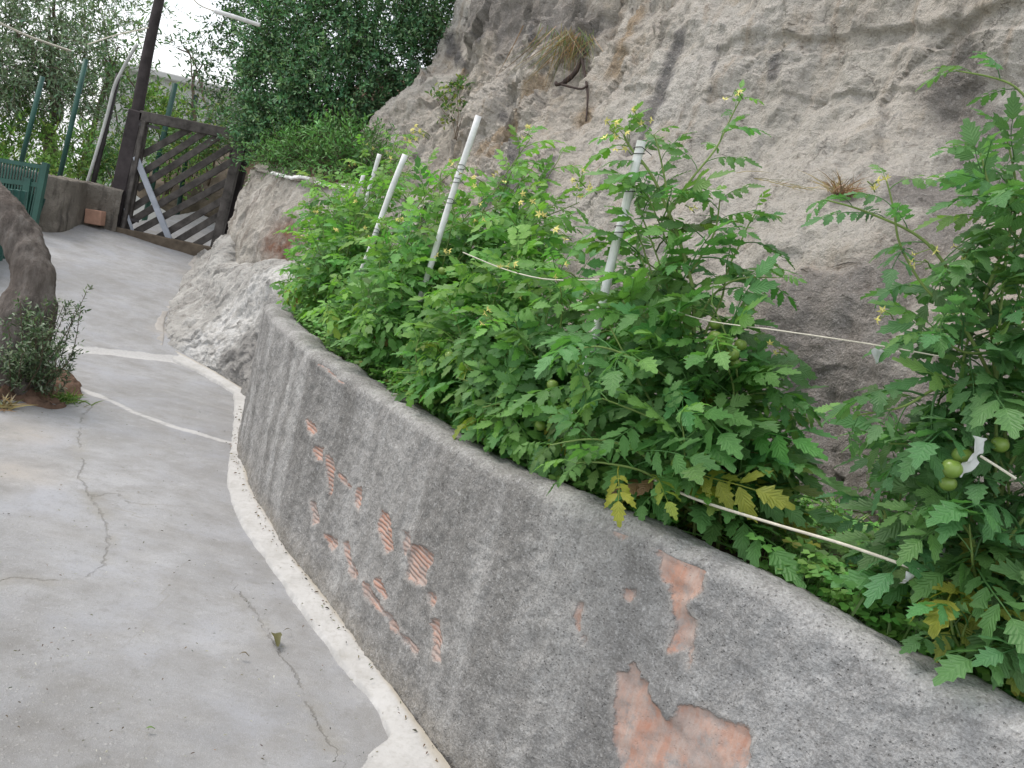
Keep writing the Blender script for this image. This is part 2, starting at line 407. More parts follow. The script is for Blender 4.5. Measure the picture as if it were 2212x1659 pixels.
def whitewash_mat():
    t = NT('white_lime_cement'); o = t.obj(); e = t.attr('edge')
    c = t.ramp(t.noise(o, 5, 5, .65), [(.3, (.37, .36, .338)), (.5, (.455, .446, .428)), (.7, (.50, .492, .476))])
    c = t.mix(t.ramp(t.noise(o, 45, 4, .6), [(.5, 0), (.72, .5)]), c, (.31, .295, .265))
    c = t.mix(t.math('MULTIPLY', t.step(e, .22, .0), t.ramp(t.noise(o, 14, 5, .7), [(.4, .9), (.62, .1)])), c, (.30, .295, .285))
    c = t.mix(t.math('MULTIPLY', t.step(e, .74, 1.0), .8), c, (.36, .32, .25))
    t.bsdf(c, .85, t.bump(t.noise(o, 40, 5, .6), .5, .005), .25)
    return t.m
def build_strip():
    L = [(372, 778), (430, 806), (485, 838), (503, 856), (502, 905), (499, 940), (492, 1000), (489, 1050), (506, 1105), (535, 1156), (562, 1192), (600, 1248), (645, 1310), (700, 1392), (745, 1448), (790, 1503), (834, 1572), (838, 1600), (800, 1622), (772, 1650), (778, 1700), (800, 1830)]
    Rr = [(378, 764), (446, 800), (516, 843), (543, 868), (536, 915), (534, 955), (528, 1000), (533, 1040), (556, 1088), (590, 1145), (622, 1200), (665, 1258), (715, 1322), (772, 1400), (828, 1478), (876, 1548), (922, 1610), (960, 1665), (1010, 1745), (1080, 1850)]
    L = cr(g2(L), 700); Rr = cr(g2(Rr), 700)
    n = len(L); jag = (.009 + .03 * smooth(.86, .92, np.linspace(0, 1, n))) * fbm(np.c_[L, np.zeros(n)], 9, 5, 3, .65) + .02 * np.maximum(0, fbm(np.c_[L, np.zeros(n)], 2.2, 3, 8))
    d = L - Rr; w = np.linalg.norm(d, axis=1, keepdims=True); L = L + d / w * jag[:, None]
    # the strip runs on to meet the foot of the wall as a brown gutter
    m = 12; V = []; E = []
    for j in range(m + 1):
        f = j / m; p = L * (1 - f) + Rr * f
        z = ground_z(p[:, 0], p[:, 1]) + .004 + .016 * smooth(0, 1, f) + .008 * smooth(0, .12, f) + .003 * fbm(np.c_[p, np.zeros(n)], 14, 3, 2)
        if j == 0: z = z - .02
        V.append(np.c_[p, z]); E.append(np.full((n, 1), f))
    mb = MB(); mb.add(np.array(V).reshape(-1, 3), gridF(m + 1, n)[:, ::-1], edge=np.array(E).reshape(-1, 1))
    # stray splash of whitewash lower down
    return tag(mb.build('kerb_strip', whitewash_mat()), kind='structure')
build_strip()
def build_ramp_edge():
    L = cr(g2([(346, 752), (334, 735), (338, 690), (368, 655), (398, 630), (408, 590), (414, 556)]), 160); Rr = cr(g2([(350, 753), (356, 738), (360, 690), (388, 650), (420, 622), (430, 590), (436, 556)]), 160)
    n = len(L); L = L + .02 * fbm(np.c_[L, np.zeros(n)], 5, 4, 3)[:, None]; V = []
    for f in np.linspace(0, 1, 7):
        p = L * (1 - f) + Rr * f; V.append(np.c_[p, ground_z(p[:, 0], p[:, 1]) + (-.01 if f in (0, 1) else .024) + .006 * f + .006 * fbm(np.c_[p, np.zeros(n)], 8, 3, 5)])
    mb = MB(); mb.add(np.array(V).reshape(-1, 3), gridF(7, n)[:, ::-1]); tag(mb.build('kerb_edge', simple_mat('tan_cement', (.335, .315, .29), .9, .16, 6, bump=.6, bsc=40)), kind='structure')
build_ramp_edge()

# ------------------------------------------------------------------ retaining wall
zA = lambda pts: [(549.9 + .3788 * x, 864 + .3788 * y) for x, y in pts]
zB = lambda pts: [(1178.3 + .3846 * x, 1021.2 + .3846 * y) for x, y in pts]
RIBBED = [zA(p) for p in (
    [(295, 120), (330, 130), (355, 180), (340, 190), (310, 165)], [(335, 260), (385, 285), (380, 345), (345, 320)],
    [(395, 310), (430, 340), (440, 400), (435, 500), (410, 540), (400, 450)], [(460, 410), (490, 420), (535, 500), (520, 490)],
    [(575, 510), (605, 500), (600, 560), (585, 625), (562, 580)], [(310, 580), (345, 590), (355, 700), (335, 710)],
    [(710, 630), (770, 660), (780, 740), (785, 840), (750, 865), (720, 800), (695, 720)], [(845, 750), (875, 755), (880, 820), (850, 880)],
    [(885, 820), (960, 840), (1015, 890), (1010, 930), (985, 970), (970, 1045), (930, 1040), (860, 1000)],
    [(500, 820), (535, 810), (545, 900), (585, 980), (580, 1020), (550, 1000), (520, 930)],
    [(625, 1040), (660, 1050), (700, 1130), (740, 1190), (790, 1240), (820, 1290), (830, 1340), (800, 1320), (780, 1250), (700, 1170), (640, 1110)],
    [(690, 1030), (730, 1025), (755, 1120), (735, 1125)], [(830, 1330), (870, 1370), (930, 1420), (925, 1440), (850, 1370)],
    [(1005, 1260), (1045, 1260), (1075, 1340), (1085, 1450), (1070, 1490), (1020, 1450), (1030, 1370)],
    [(980, 1100), (1020, 1110), (1030, 1150), (1010, 1170)], [(390, 770), (415, 780), (450, 800), (460, 830), (440, 850)])]
RIBBED += [[(722, 796), (745, 808), (748, 822), (735, 818)], [(690, 775), (712, 785), (716, 797), (700, 792)]]
PLAIN = [zB(p) for p in (
    [(655, 395), (700, 405), (740, 430), (800, 445), (905, 460), (885, 560), (865, 660), (820, 680), (785, 730), (800, 790), (820, 830), (815, 950), (800, 1060), (785, 1100), (780, 1000), (690, 990), (715, 880), (715, 720), (690, 630), (640, 570), (650, 480)],
    [(415, 1130), (500, 1140), (560, 1180), (600, 1260), (625, 1340), (655, 1390), (700, 1395), (740, 1350), (770, 1300), (860, 1330), (950, 1380), (1060, 1420), (1130, 1440), (1155, 1490), (1140, 1580), (1110, 1680), (1085, 1800), (1040, 1860), (500, 1850), (420, 1750), (420, 1590), (360, 1560), (380, 1350)],
    [(410, 330), (450, 320), (460, 345), (430, 370)], [(460, 1090), (490, 1080), (510, 1130), (470, 1125)],
    [(195, 740), (215, 730), (185, 880), (165, 880)], [(455, 660), (480, 665), (475, 700), (460, 700)], [(200, 920), (225, 915), (230, 945), (205, 950)])]
def wall_mat():
    t = NT('roughcast_render'); uv = t.attr('st', 'Vector'); o = t.obj()
    sp = t.t.nodes.new('ShaderNodeSeparateXYZ'); t.t.links.new(uv, sp.inputs[0]); s_, h_ = sp.outputs[0], sp.outputs[1]
    str1 = t.noise(t.mapv(uv, (5.2, .55, 1)), 1.0, 5, .6); str2 = t.noise(t.mapv(uv, (17, 1.3, 1)), 1.0, 4, .6)
    big = t.noise(o, 1.6, 4, .6); mid = t.noise(o, 11, 5, .62); fine = t.noise(o, 85, 4, .65)
    c = t.ramp(big, [(.3, (.29, .283, .27)), (.7, (.385, .377, .361))])
    c = t.mix(t.ramp(str1, [(.38, .85), (.56, 0)]), c, (.155, .149, .139))
    c = t.mix(t.ramp(str1, [(.54, 0), (.7, .6)]), c, (.47, .462, .448))
    c = t.mix(t.ramp(str2, [(.5, 0), (.72, .5)]), c, (.20, .193, .182))
    c = t.mix(t.ramp(mid, [(.35, .35), (.58, 0)]), c, (.17, .163, .15))
    near = t.step(s_, 2.35, 1.5)                       # newer, paler, coarser coat at the near end
    c = t.mix(t.math('MULTIPLY', near, .62), c, t.ramp(mid, [(.3, (.255, .256, .26)), (.65, (.385, .386, .391))]))
    # slightly paler cap, browner and darker towards the foot
    foot = t.math('MULTIPLY', t.step(h_, .16, .0), t.ramp(mid, [(.3, .9), (.65, .3)]))
    c = t.mix(foot, c, (.25, .22, .175))
    top = t.step(h_, .86, .955); c = t.mix(t.math('MULTIPLY', top, t.ramp(mid, [(.3, .1), (.7, .35)])), c, (.34, .332, .318))
    pit = t.n('TexVoronoi', 'Distance', Vector=t.mapv(o, (1, 1, 1)), Scale=95.0, Randomness=1.0)
    pm = t.math('MULTIPLY', t.step(pit, .28, .08), t.step(t.noise(o, 30, 3), .45, .6))
    c = t.mix(t.math('MULTIPLY', pm, .15), c, (.085, .08, .075))
    crs = t.noise(o, 48, 3, .6); c = t.mix(t.ramp(crs, [(.54, 0), (.68, .4)]), c, (.165, .158, .15)); c = t.mix(t.ramp(crs, [(.3, .45), (.43, 0)]), c, (.45, .445, .435))
    c = t.mix(t.ramp(fine, [(.52, 0), (.7, .42)]), c, (.12, .115, .108))
    c = t.mix(t.ramp(fine, [(.25, .35), (.42, 0)]), c, (.47, .465, .455))
    gr2 = t.noise(o, 150, 3, .75); c = t.mix(t.ramp(gr2, [(.52, 0), (.66, .6)]), c, (.13, .125, .118)); c = t.mix(t.ramp(gr2, [(.32, .55), (.44, 0)]), c, (.50, .495, .485))
    plaster_h = t.math('ADD', t.math('SUBTRACT', t.math('MULTIPLY', fine, .8), t.math('MULTIPLY', crs, 1.3)), t.math('ADD', t.math('MULTIPLY', mid, .8), t.math('MULTIPLY', pm, -1.0)))
    # bare hollow brick where the coat has fallen off
    wob = t.math('ADD', t.math('MULTIPLY', t.math('SUBTRACT', t.noise(o, 26, 4, .7), .5), .035), t.math('MULTIPLY', t.math('SUBTRACT', fine, .5), .012))
    b = t.step(t.math('ADD', t.attr('brick'), wob), -.009, .002)
    rib = t.attr('ribbed')
    bc = t.ramp(t.noise(o, 9, 4), [(.3, (.39, .20, .14)), (.55, (.48, .28, .21)), (.75, (.5, .345, .275))])
    wash = t.ramp(t.noise(t.mapv(uv, (22, 3, 1)), 1.0, 5, .7), [(.42, 0), (.66, .8)])
    bc2 = t.mix(wash, bc, (.47, .41, .37)); bc2 = t.mix(t.ramp(fine, [(.5, 0), (.75, .55)]), bc2, (.34, .19, .13))
    line = t.math('SINE', t.math('MULTIPLY', h_, 2 * pi / .0165)); lm = t.step(line, .1, .75)
    bc1 = t.mix(t.math('MULTIPLY', lm, .6), t.mix(.35, bc, (.40, .24, .19)), (.50, .44, .40))
    bcol = t.mix(rib, bc2, bc1)
    smear = t.math('MULTIPLY', t.step(t.noise(o, 17, 6, .75), .46, .66), .85)
    bcol = t.mix(smear, bcol, t.mix(.5, c, (.3, .29, .28)))
    film = t.math('MULTIPLY', t.step(t.noise(o, 7.5, 5, .7), .42, .62), .7); bcol = t.mix(film, bcol, t.mix(.6, c, (.42, .33, .29)))
    rim = t.math('MULTIPLY', t.step(t.attr('brick'), -.028, -.006), t.ramp(t.noise(o, 20, 4), [(.4, .0), (.65, .55)])); c = t.mix(rim, c, (.44, .41, .38))
    # rim shade of the broken coat comes from real depth + bump
    h = t.math('ADD', t.math('MULTIPLY', plaster_h, t.math('SUBTRACT', 1.0, t.math('MULTIPLY', b, .8))), t.math('MULTIPLY', b, -.7))
    h = t.math('ADD', h, t.math('MULTIPLY', t.math('MULTIPLY', b, rib), t.math('MULTIPLY', line, -.3)))
    t.bsdf(t.mix(b, c, bcol), .93, t.bump(h, .85, .007), .12)
    return t.m
TOPPX = np.array([(2600, 1690), (2212, 1510), (2000, 1400), (1700, 1240), (1550, 1172), (1400, 1106), (1130, 998), (950, 898), (820, 818), (700, 738), (640, 688), (618, 650), (600, 615)], float)
WT = .15
def wall_heights():
    """height of the wall's back edge along the line, so that its ragged top runs as measured"""
    T = np.gradient(WL, axis=0); T /= np.linalg.norm(T, axis=1, keepdims=True); N = np.stack([T[:, 1], -T[:, 0]], 1)
    if N[0] @ np.array([1., 1]) < 0: N = -N
    B = WL + N * WT; z = np.full(len(B), .92)
    for k in range(len(B)):
        best = 9
        for zt in np.arange(.7, 1.15, .005):
            q = np.array([B[k, 0], B[k, 1], zt]) - Cv; d = q @ Fv
            if d < .3: continue
            x = W / 2 + FL * (q @ Rv) / d; y = H / 2 - FL * (q @ Uv) / d
            yy = np.interp(x, TOPPX[::-1, 0], TOPPX[::-1, 1])
            if abs(yy - y) < best: best = abs(yy - y); z[k] = zt
        if best > 12: z[k] = np.nan
    ok = ~np.isnan(z); idx = np.arange(len(z)); z = np.interp(idx, idx[ok], z[ok])
    ker = np.ones(25) / 25; z = np.convolve(np.pad(z, 12, 'edge'), ker, 'valid')
    return z, N
WZ, WN = wall_heights()
print('wall heights', WZ[::40].round(2))
def build_wall():
    seg = np.r_[0, np.cumsum(np.linalg.norm(np.diff(WL, axis=0), axis=1))]; L = seg[-1]
    nc = int(L / .011); u = np.linspace(0, L, nc)
    P = np.stack([np.interp(u, seg, WL[:, 0]), np.interp(u, seg, WL[:, 1])], 1); Z = np.interp(u, seg, WZ)
    N = np.stack([np.interp(u, seg, WN[:, 0]), np.interp(u, seg, WN[:, 1])], 1)
    Z = Z + .006 * fbm(np.c_[P, np.zeros(nc)], 7, 4, 21)
    rows = []; hs = []
    nr = 84
    for j in range(nr):                                # front face
        f = j / (nr - 1); z = -.06 + (Z - .035 + .06) * f; rows.append(np.c_[P, z]); hs.append(z)
    for a in np.linspace(.25, 1, 4) * pi / 2:           # rounded front arris
        rows.append(np.c_[P + N * (.045 * (1 - cos(a)))[..., None] if False else P + N * (.045 * (1 - cos(a))), Z - .035 + .035 * sin(a)]); hs.append(Z * 0 + .95)
    for f in np.linspace(.2, 1, 5): rows.append(np.c_[P + N * (.045 + (WT - .045) * f), Z - .012 * f * f]); hs.append(Z * 0 + .97)
    for f in (.4, 1): rows.append(np.c_[P + N * (WT + .02 * f), Z - .012 - .22 * f]); hs.append(Z * 0 + .8)
    G = np.array(rows); HS = np.array(hs); NR = len(G)
    nrm = normals(G); sgn = np.sign((nrm[nr // 2, nc // 2, :2] * -N[nc // 2]).sum()); nrm = nrm * sgn
    fl = G.reshape(-1, 3)
    d = .009 * fbm(fl, 3, 3, 31) + .005 * fbm(fl, 14, 4, 33) + .0035 * fbm(fl, 60, 2, 35)
    ST = np.stack([np.broadcast_to(u, (NR, nc)).ravel(), HS.ravel()], 1)
    front = G[:nr].reshape(-1, 3); q = front - Cv; dep = q @ Fv
    px = np.c_[W / 2 + FL * (q @ Rv) / np.maximum(dep, .05), H / 2 - FL * (q @ Uv) / np.maximum(dep, .05)]
    okd = dep > .4
    sd = np.full(NR * nc, -.2); rb = np.zeros(NR * nc)
    for lst, flag in ((RIBBED, 1), (PLAIN, 0)):
        for poly in lst:                                # corner points carried onto the wall, then measured on the wall itself
            c = [ST[:nr * nc][np.argmin(np.where(okd, ((px - np.array(p)) ** 2).sum(1), 1e9))] for p in poly]
            dd = seg_sd(ST[:nr * nc], c); k = dd > sd[:nr * nc]
            sd[:nr * nc] = np.where(k, dd, sd[:nr * nc]); rb[:nr * nc] = np.where(k, flag, rb[:nr * nc])
    d = d - .008 * smooth(-.003, .004, sd + .012 * fbm(fl, 30, 3, 37)) + .003 * smooth(-.03, -.004, sd) * (sd < -.004)
    fl = fl + nrm.reshape(-1, 3) * d[:, None]
    mb = MB(); F = gridF(NR, nc); F = F if sgn > 0 else F[:, ::-1]
    mb.add(fl, F, st=np.c_[ST, np.zeros(len(ST))], brick=sd[:, None], ribbed=rb[:, None])
    return tag(mb.build('retaining_wall', wall_mat()), 'low grey roughcast wall along the path with fallen render showing red brick', 'wall')
build_wall()

# ------------------------------------------------------------------ soil of the raised bed
M_SOIL = simple_mat('dark_soil', (.085, .06, .042), .95, .4, 10, bump=.9, bsc=50)
FOOT = np.array([(2.6, .3), (2.05, 1.5), (1.42, 2.72), (.8, 3.85), (.1, 5.05), (-.65, 6.4), (-1.3, 7.55), (-1.85, 8.5), (-2.25, 9.1)])
FT = cr(FOOT, 420)
def bed_surface(nv, nu, seed):
    k = np.linspace(0, 419, nu).astype(int)
    a = WL[k] + WN[k] * (WT * .6); b = FT[np.linspace(0, 330, nu).astype(int)] + np.array([.25, .15])
    f = np.linspace(0, 1, nv)[:, None, None]; P = a[None] * (1 - f) + b[None] * f
    z = WZ[k][None] - .07 + .02 * np.sin(pi * f[..., 0]) * 2 + .0 * P[..., 0]
    z = z + .03 * fbm(np.dstack([P, z * 0]), 4, 4, seed)
    return np.dstack([P, z])
def build_soil():
    G = bed_surface(40, 320, 41); mb = MB(); mb.add(G.reshape(-1, 3), gridF(40, 320)[:, ::-1]); return tag(mb.build('soil', M_SOIL), kind='structure')
build_soil()
def bed_z(x, y):
    j = np.argmin(((WL - np.array([x, y])) ** 2).sum(1)); return WZ[j] - .06

# ------------------------------------------------------------------ cliff
def cliff_mat():
    t = NT('limestone_cliff'); o = t.obj()
    big = t.noise(o, .8, 4, .6); mid = t.noise(o, 3.2, 6, .65, .4); fine = t.noise(o, 22, 6, .7); vf = t.noise(o, 90, 3, .6)
    c = t.ramp(big, [(.3, (.475, .415, .345)), (.5, (.57, .52, .455)), (.7, (.60, .57, .525))])
    vs = t.noise(t.mapv(o, (4.2, 4.2, .38), rot=(0, .12, 0)), 1.0, 6, .66)     # run-off streaks down the face
    c = t.mix(t.ramp(vs, [(.53, 0), (.66, .75)]), c, (.66, .62, .56)); v2 = t.noise(t.mapv(o, (9, 9, .7), rot=(0, .12, 0)), 1.0, 5, .65); c = t.mix(t.ramp(v2, [(.55, 0), (.68, .55)]), c, (.40, .30, .21)); c = t.mix(t.ramp(v2, [(.3, .5), (.42, 0)]), c, (.34, .325, .315))
    c = t.mix(t.ramp(vs, [(.34, .7), (.46, 0)]), c, (.375, .34, .305))
    c = t.mix(t.ramp(mid, [(.54, 0), (.7, .6)]), c, (.44, .345, .235))
    c = t.mix(t.ramp(mid, [(.3, .65), (.43, 0)]), c, (.40, .375, .345))
    c = t.mix(t.attr('pale'), c, t.ramp(fine, [(.3, (.50, .46, .40)), (.7, (.66, .625, .57))]))
    c = t.mix(t.math('MULTIPLY', t.attr('grey'), .8), c, t.ramp(fine, [(.3, (.14, .128, .12)), (.7, (.275, .255, .24))]))
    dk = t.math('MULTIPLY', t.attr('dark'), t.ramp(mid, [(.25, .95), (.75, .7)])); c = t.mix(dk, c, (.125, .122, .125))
    c = t.mix(t.math('MULTIPLY', t.attr('rust'), .8), c, t.ramp(fine, [(.3, (.33, .225, .13)), (.7, (.45, .345, .23))]))
    c = t.mix(t.ramp(fine, [(.56, 0), (.72, .55)]), c, (.20, .178, .155))
    c = t.mix(t.ramp(vf, [(.3, .35), (.46, 0)]), c, (.55, .52, .47))
    g2_ = t.noise(t.mapv(o, (1, 1, .6)), 46, 5, .72); c = t.mix(t.ramp(g2_, [(.54, 0), (.66, .55)]), c, (.23, .2, .17)); g3_ = t.noise(o, 170, 3, .75); c = t.mix(t.ramp(g3_, [(.54, 0), (.68, .5)]), c, (.25, .22, .19)); c = t.mix(t.ramp(g3_, [(.3, .5), (.43, 0)]), c, (.70, .66, .60)); c = t.mix(t.ramp(g2_, [(.3, .6), (.42, 0)]), c, (.60, .57, .52))
    ch = t.noise(t.mapv(o, (1.0, 1.0, 2.4)), 7, 5, .7, .8); chm = t.math('MULTIPLY', t.step(ch, .60, .70), t.step(t.noise(o, 1.3, 3), .42, .58)); c = t.mix(t.math('MULTIPLY', chm, .6), c, (.14, .12, .095))
    ck = t.n('TexVoronoi', 'Distance', dict(feature='DISTANCE_TO_EDGE'), Vector=t.mix(.3, o, t.noise(o, 3.5, 6, .7, out='Color')), Scale=2.1)
    cm = t.math('MULTIPLY', t.step(ck, .016, .003), t.step(t.noise(o, 1.7, 3), .5, .62)); c = t.mix(t.math('MULTIPLY', cm, .3), c, (.10, .085, .07))
    h = t.math('ADD', t.math('MULTIPLY', mid, 1.6), t.math('ADD', t.math('MULTIPLY', fine, 1.1), t.math('MULTIPLY', vf, .35)))
    h = t.math('SUBTRACT', h, t.math('MULTIPLY', cm, .4)); h = t.math('SUBTRACT', h, t.math('MULTIPLY', g2_, .9)); h = t.math('SUBTRACT', h, t.math('MULTIPLY', chm, .6))
    t.bsdf(c, .95, t.bump(h, 1.0, .04), .1)
    return t.m
def build_cliff():
    nz = 15; zs = np.array([.55, .8, 1.0, 1.3, 1.55, 1.8, 2.0, 2.2, 2.45, 2.65, 2.8, 3.0, 3.3, 4.4, 5.8])
    prR = np.array([-.08, 0, .03, .10, .2, .42, .70, .94, 1.10, 1.19, 1.20, 1.16, 1.14, 1.3, 1.6])   # slab, shelf, hollow, overhang
    prM = np.array([-.05, 0, .05, .12, .22, .34, .42, .53, .64, .70, .75, .81, .92, 1.15, 1.5])
    prL = np.array([0, 0, .02, .06, .10, .12, .16, .2, .28, .38, .52, .70, .84, .95, 1.1])
    def cavity(Q):                                     # crumbling hollow low on the left, and small pockets
        q_ = Q - Cv; e = np.maximum(q_ @ Fv, .1); x_ = W / 2 + FL * (q_ @ Rv) / e; y_ = H / 2 - FL * (q_ @ Uv) / e
        k = np.argmin((x_ - 1110) ** 2 + (y_ - 360) ** 2 + 1e7 * (e < .6)); k2 = np.argmin((x_ - 990) ** 2 + (y_ - 105) ** 2 + 1e7 * (e < .6))
        return smooth(.5, .1, np.linalg.norm((Q - Q[k]) * np.array([1, .7, 1.0]), axis=1)) + 1.2 * smooth(.22, .08, np.linalg.norm(Q - Q[k2], axis=1))
    cols = []; m = 15
    F = cr(FOOT, m); T = np.gradient(F, axis=0); T /= np.linalg.norm(T, axis=1, keepdims=True); N = np.stack([T[:, 1], -T[:, 0]], 1)
    if N[4] @ np.array([1., .5]) < 0: N = -N
    for i in range(m):
        s = i / (m - 1)
        if s < .45: pr = prR * (1 - s / .45) ** .5 + prM * (1 - (1 - s / .45) ** .5)
        elif s < .75: pr = prM
        else: a = (s - .75) / .25; pr = prM * (1 - a) + prL * a
        cols.append(np.c_[F[i][None] + N[i][None] * pr[:, None], zs])
    # wrap the far end round the corner, back into the hill
    for b in (.5, 1.6, 3.0):
        c = cols[m - 1].copy(); c[:, 0] += .55 * b; c[:, 1] += .55 * b + .2; cols.append(c)
    C = np.array(cols).swapaxes(0, 1)
    NR, NC = 430, 760
    # more columns where it is near
    G = surf(C, NR, NC); nrm = normals(G); 
    if nrm[NR // 2, NC // 3] @ np.array([-1., -.5, 0]) < 0: nrm = -nrm; flip = True
    else: flip = False
    P = G.reshape(-1, 3)
    warp = P + .25 * np.stack([fbm(P, .9, 3, 51), fbm(P, .9, 3, 52), fbm(P, .9, 3, 53)], 1)
    d = .13 * fbm(warp * np.array([1, 1, .6]), .8, 3, 61) + .030 * ridged(warp, 2.0, 4, 62)
    vert = P * np.array([1.0, 1.0, .28])
    d += .06 * ridged(vert + .06 * warp, 2.2, 3, 63)                                   # flutes
    # broken beds, stepping the face (stronger at the top right)
    bed = P[:, 2] + .10 * fbm(P, 1.1, 4, 64) + .16 * P[:, 0] * .4
    stp = np.abs(((bed * 3.1) % 1.0) - .5) * 2; topm = smooth(2.6, 2.85, P[:, 2] + .15 * fbm(P, 1.5, 3, 77)) * smooth(-.2, .7, P[:, 0])
    d += (.004 + .032 * topm) * (smooth(.15, .32, stp) - .5) * (1 + .6 * fbm(P, 3, 3, 78))
    cav = cavity(P); d -= .06 * cav * (1 + ridged(P * np.array([1, 1, 2.6]), 4, 3, 79))
    pz = P + .05 * np.stack([fbm(P, 4, 2, 91), fbm(P, 4, 2, 92), fbm(P, 4, 2, 93)], 1); rough_ = .35 + .65 * smooth(-.25, .3, fbm(P, .9, 3, 72))
    cl = .3 + .7 * smooth(.75, -.35, P[:, 0] - .25 * (P[:, 2] - 2) + .35 * fbm(P, .8, 2, 88))      # slabs on the left, a smooth worn hollow on the right
    d *= .7 + .3 * cl; rough_ = rough_ * cl
    d += .10 * cl * facets(pz * np.array([1, 1, .5]), 2.2, 301) + rough_ * (.065 * facets(pz * np.array([1, 1, .65]), 5.5, 311) + .024 * facets(pz, 14, 321))
    d += (.003 + .009 * cl) * ridged(P * np.array([1, 1, .5]), 7, 4, 65) + .010 * fbm(P * np.array([1, 1, .7]), 17, 4, 66, .66)
    low = smooth(1.1, .7, P[:, 2]); d *= 1 - .6 * low
    P = P + nrm.reshape(-1, 3) * d[:, None]
    q = P - Cv; dep = q @ Fv; dd = np.maximum(dep, .1); px = np.c_[W / 2 + FL * (q @ Rv) / dd, H / 2 - FL * (q @ Uv) / dd]
    def hit(X, Y):
        e = ((px - np.array([X, Y])) ** 2).sum(1); e = np.where(dep > .5, e, 1e9); j = np.argsort(e)[:6]; return P[j[np.argmin(dep[j])]]
    def strokes(lst):
        a = np.zeros(len(P))
        for pts, r in lst:
            pp = [hit(*p) for p in pts]
            for A, B in zip(pp[:-1], pp[1:]) if len(pp) > 1 else [(pp[0], pp[0])]:
                e = B - A; t = np.clip(((P - A) @ e) / (e @ e + 1e-9), 0, 1); dist = np.linalg.norm(P - A - t[:, None] * e, axis=1)
                dist = dist * (1 + .55 * fbm(P * np.array([1, 1, .5]), 5, 4, 81)); a = np.maximum(a, smooth(r, r * .35, dist))
        return a
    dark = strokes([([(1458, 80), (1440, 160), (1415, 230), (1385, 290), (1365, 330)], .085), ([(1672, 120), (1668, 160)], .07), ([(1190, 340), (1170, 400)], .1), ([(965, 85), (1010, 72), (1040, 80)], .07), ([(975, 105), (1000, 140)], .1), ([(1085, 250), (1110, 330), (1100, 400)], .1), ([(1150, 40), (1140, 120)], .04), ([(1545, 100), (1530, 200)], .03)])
    grey = strokes([([(1720, 800), (1800, 900), (1900, 980), (1900, 1150)], .45), ([(1650, 950), (1750, 1050)], .3), ([(1700, 640), (1680, 760)], .22), ([(2050, 900), (1950, 1150)], .5), ([(2150, 420), (1900, 620)], .22), ([(1240, 60), (1130, 40), (1020, 40)], .35), ([(2080, 200), (2120, 340), (1990, 420)], .2)])
    pale = strokes([([(1480, 10), (1455, 90), (1400, 260)], .06), ([(830, 210), (930, 175), (980, 165)], .2), ([(1650, 320), (1560, 420), (1800, 400), (1620, 300)], .45), ([(1950, 350), (2100, 330)], .3), ([(1850, 200), (1750, 260)], .35), ([(1300, 380), (1240, 440)], .25), ([(1620, 560), (1800, 480), (2000, 430)], .22), ([(1330, 220), (1290, 330)], .12)]) * .92
    rust = strokes([([(1270, 255), (1245, 290)], .1), ([(1150, 190), (1115, 280), (1060, 330)], .14), ([(1085, 280), (1040, 320)], .12), ([(1370, 30), (1330, 140)], .08), ([(1000, 150), (990, 200)], .06)])
    mb = MB(); F = gridF(NR, NC); F = F if not flip else F[:, ::-1]
    mb.add(P, F, dark=dark[:, None], grey=grey[:, None], pale=pale[:, None], rust=rust[:, None])
    o = tag(mb.build('cliff', cliff_mat()), kind='structure')
    return hit
cliff_hit = build_cliff()

# ------------------------------------------------------------------ pale rock outcrop and stone wall by the gate
def rock_mat(name, a, b, pale, dark, brown=None):
    t = NT(name); o = t.obj()
    c = t.ramp(t.noise(o, 2.2, 5, .6), [(.32, a), (.68, b)])
    c = t.mix(t.ramp(t.noise(o, 5, 6, .7, .6), [(.5, 0), (.64, .9)]), c, pale)
    c = t.mix(t.ramp(t.noise(t.mapv(o, (6, 6, 1.4)), 1.4, 5, .65), [(.34, .85), (.48, 0)]), c, dark)
    if brown is not None: c = t.mix(t.math('MULTIPLY', t.attr('brown'), t.ramp(t.noise(o, 9, 4), [(.35, .3), (.6, 1)])), c, brown); c = t.mix(t.math('MULTIPLY', t.attr('white'), t.ramp(t.noise(o, 13, 5, .7), [(.36, .0), (.58, .9)])), c, (.66, .648, .62))
    f = t.noise(o, 38, 5, .7); c = t.mix(t.ramp(f, [(.55, 0), (.75, .5)]), c, dark)
    h = t.math('ADD', t.math('MULTIPLY', t.noise(o, 7, 6, .7), 1.5), f)
    t.bsdf(c, .95, t.bump(h, .9, .03), .1)
    return t.m
def patch(ctrl, nr, nc, amp, seed, blocky=0.0, fac=0.0):
    G = surf(np.array(ctrl, float), nr, nc); n = normals(G)
    if (n.reshape(-1, 3) @ np.array([-.3, -1., .3])).mean() < 0: n = -n; fl = True
    else: fl = False
    P = G.reshape(-1, 3)
    w = P + .1 * np.stack([fbm(P, 2, 3, seed + 3), fbm(P, 2, 3, seed + 4), fbm(P, 2, 3, seed + 5)], 1)
    d = amp * (fbm(w, 1.8, 3, seed) + .6 * ridged(w, 4, 4, seed + 1) + .22 * fbm(P, 20, 4, seed + 2))
    if blocky: c = vnoise(w * np.array([5, 5, 7.]), seed + 7); d += blocky * np.clip(c * 5, -1, 1)
    if fac: d += fac * (.6 * facets(w * np.array([1, 1, .7]), 4, seed + 11) + .35 * facets(w, 10, seed + 13))
    P = P + n.reshape(-1, 3) * d[:, None]
    F = gridF(nr, nc); return P, (F[:, ::-1] if fl else F)
def gpt(X, Y, dz=0.0):
    p = at_g(X, Y); p[2] += dz; return p
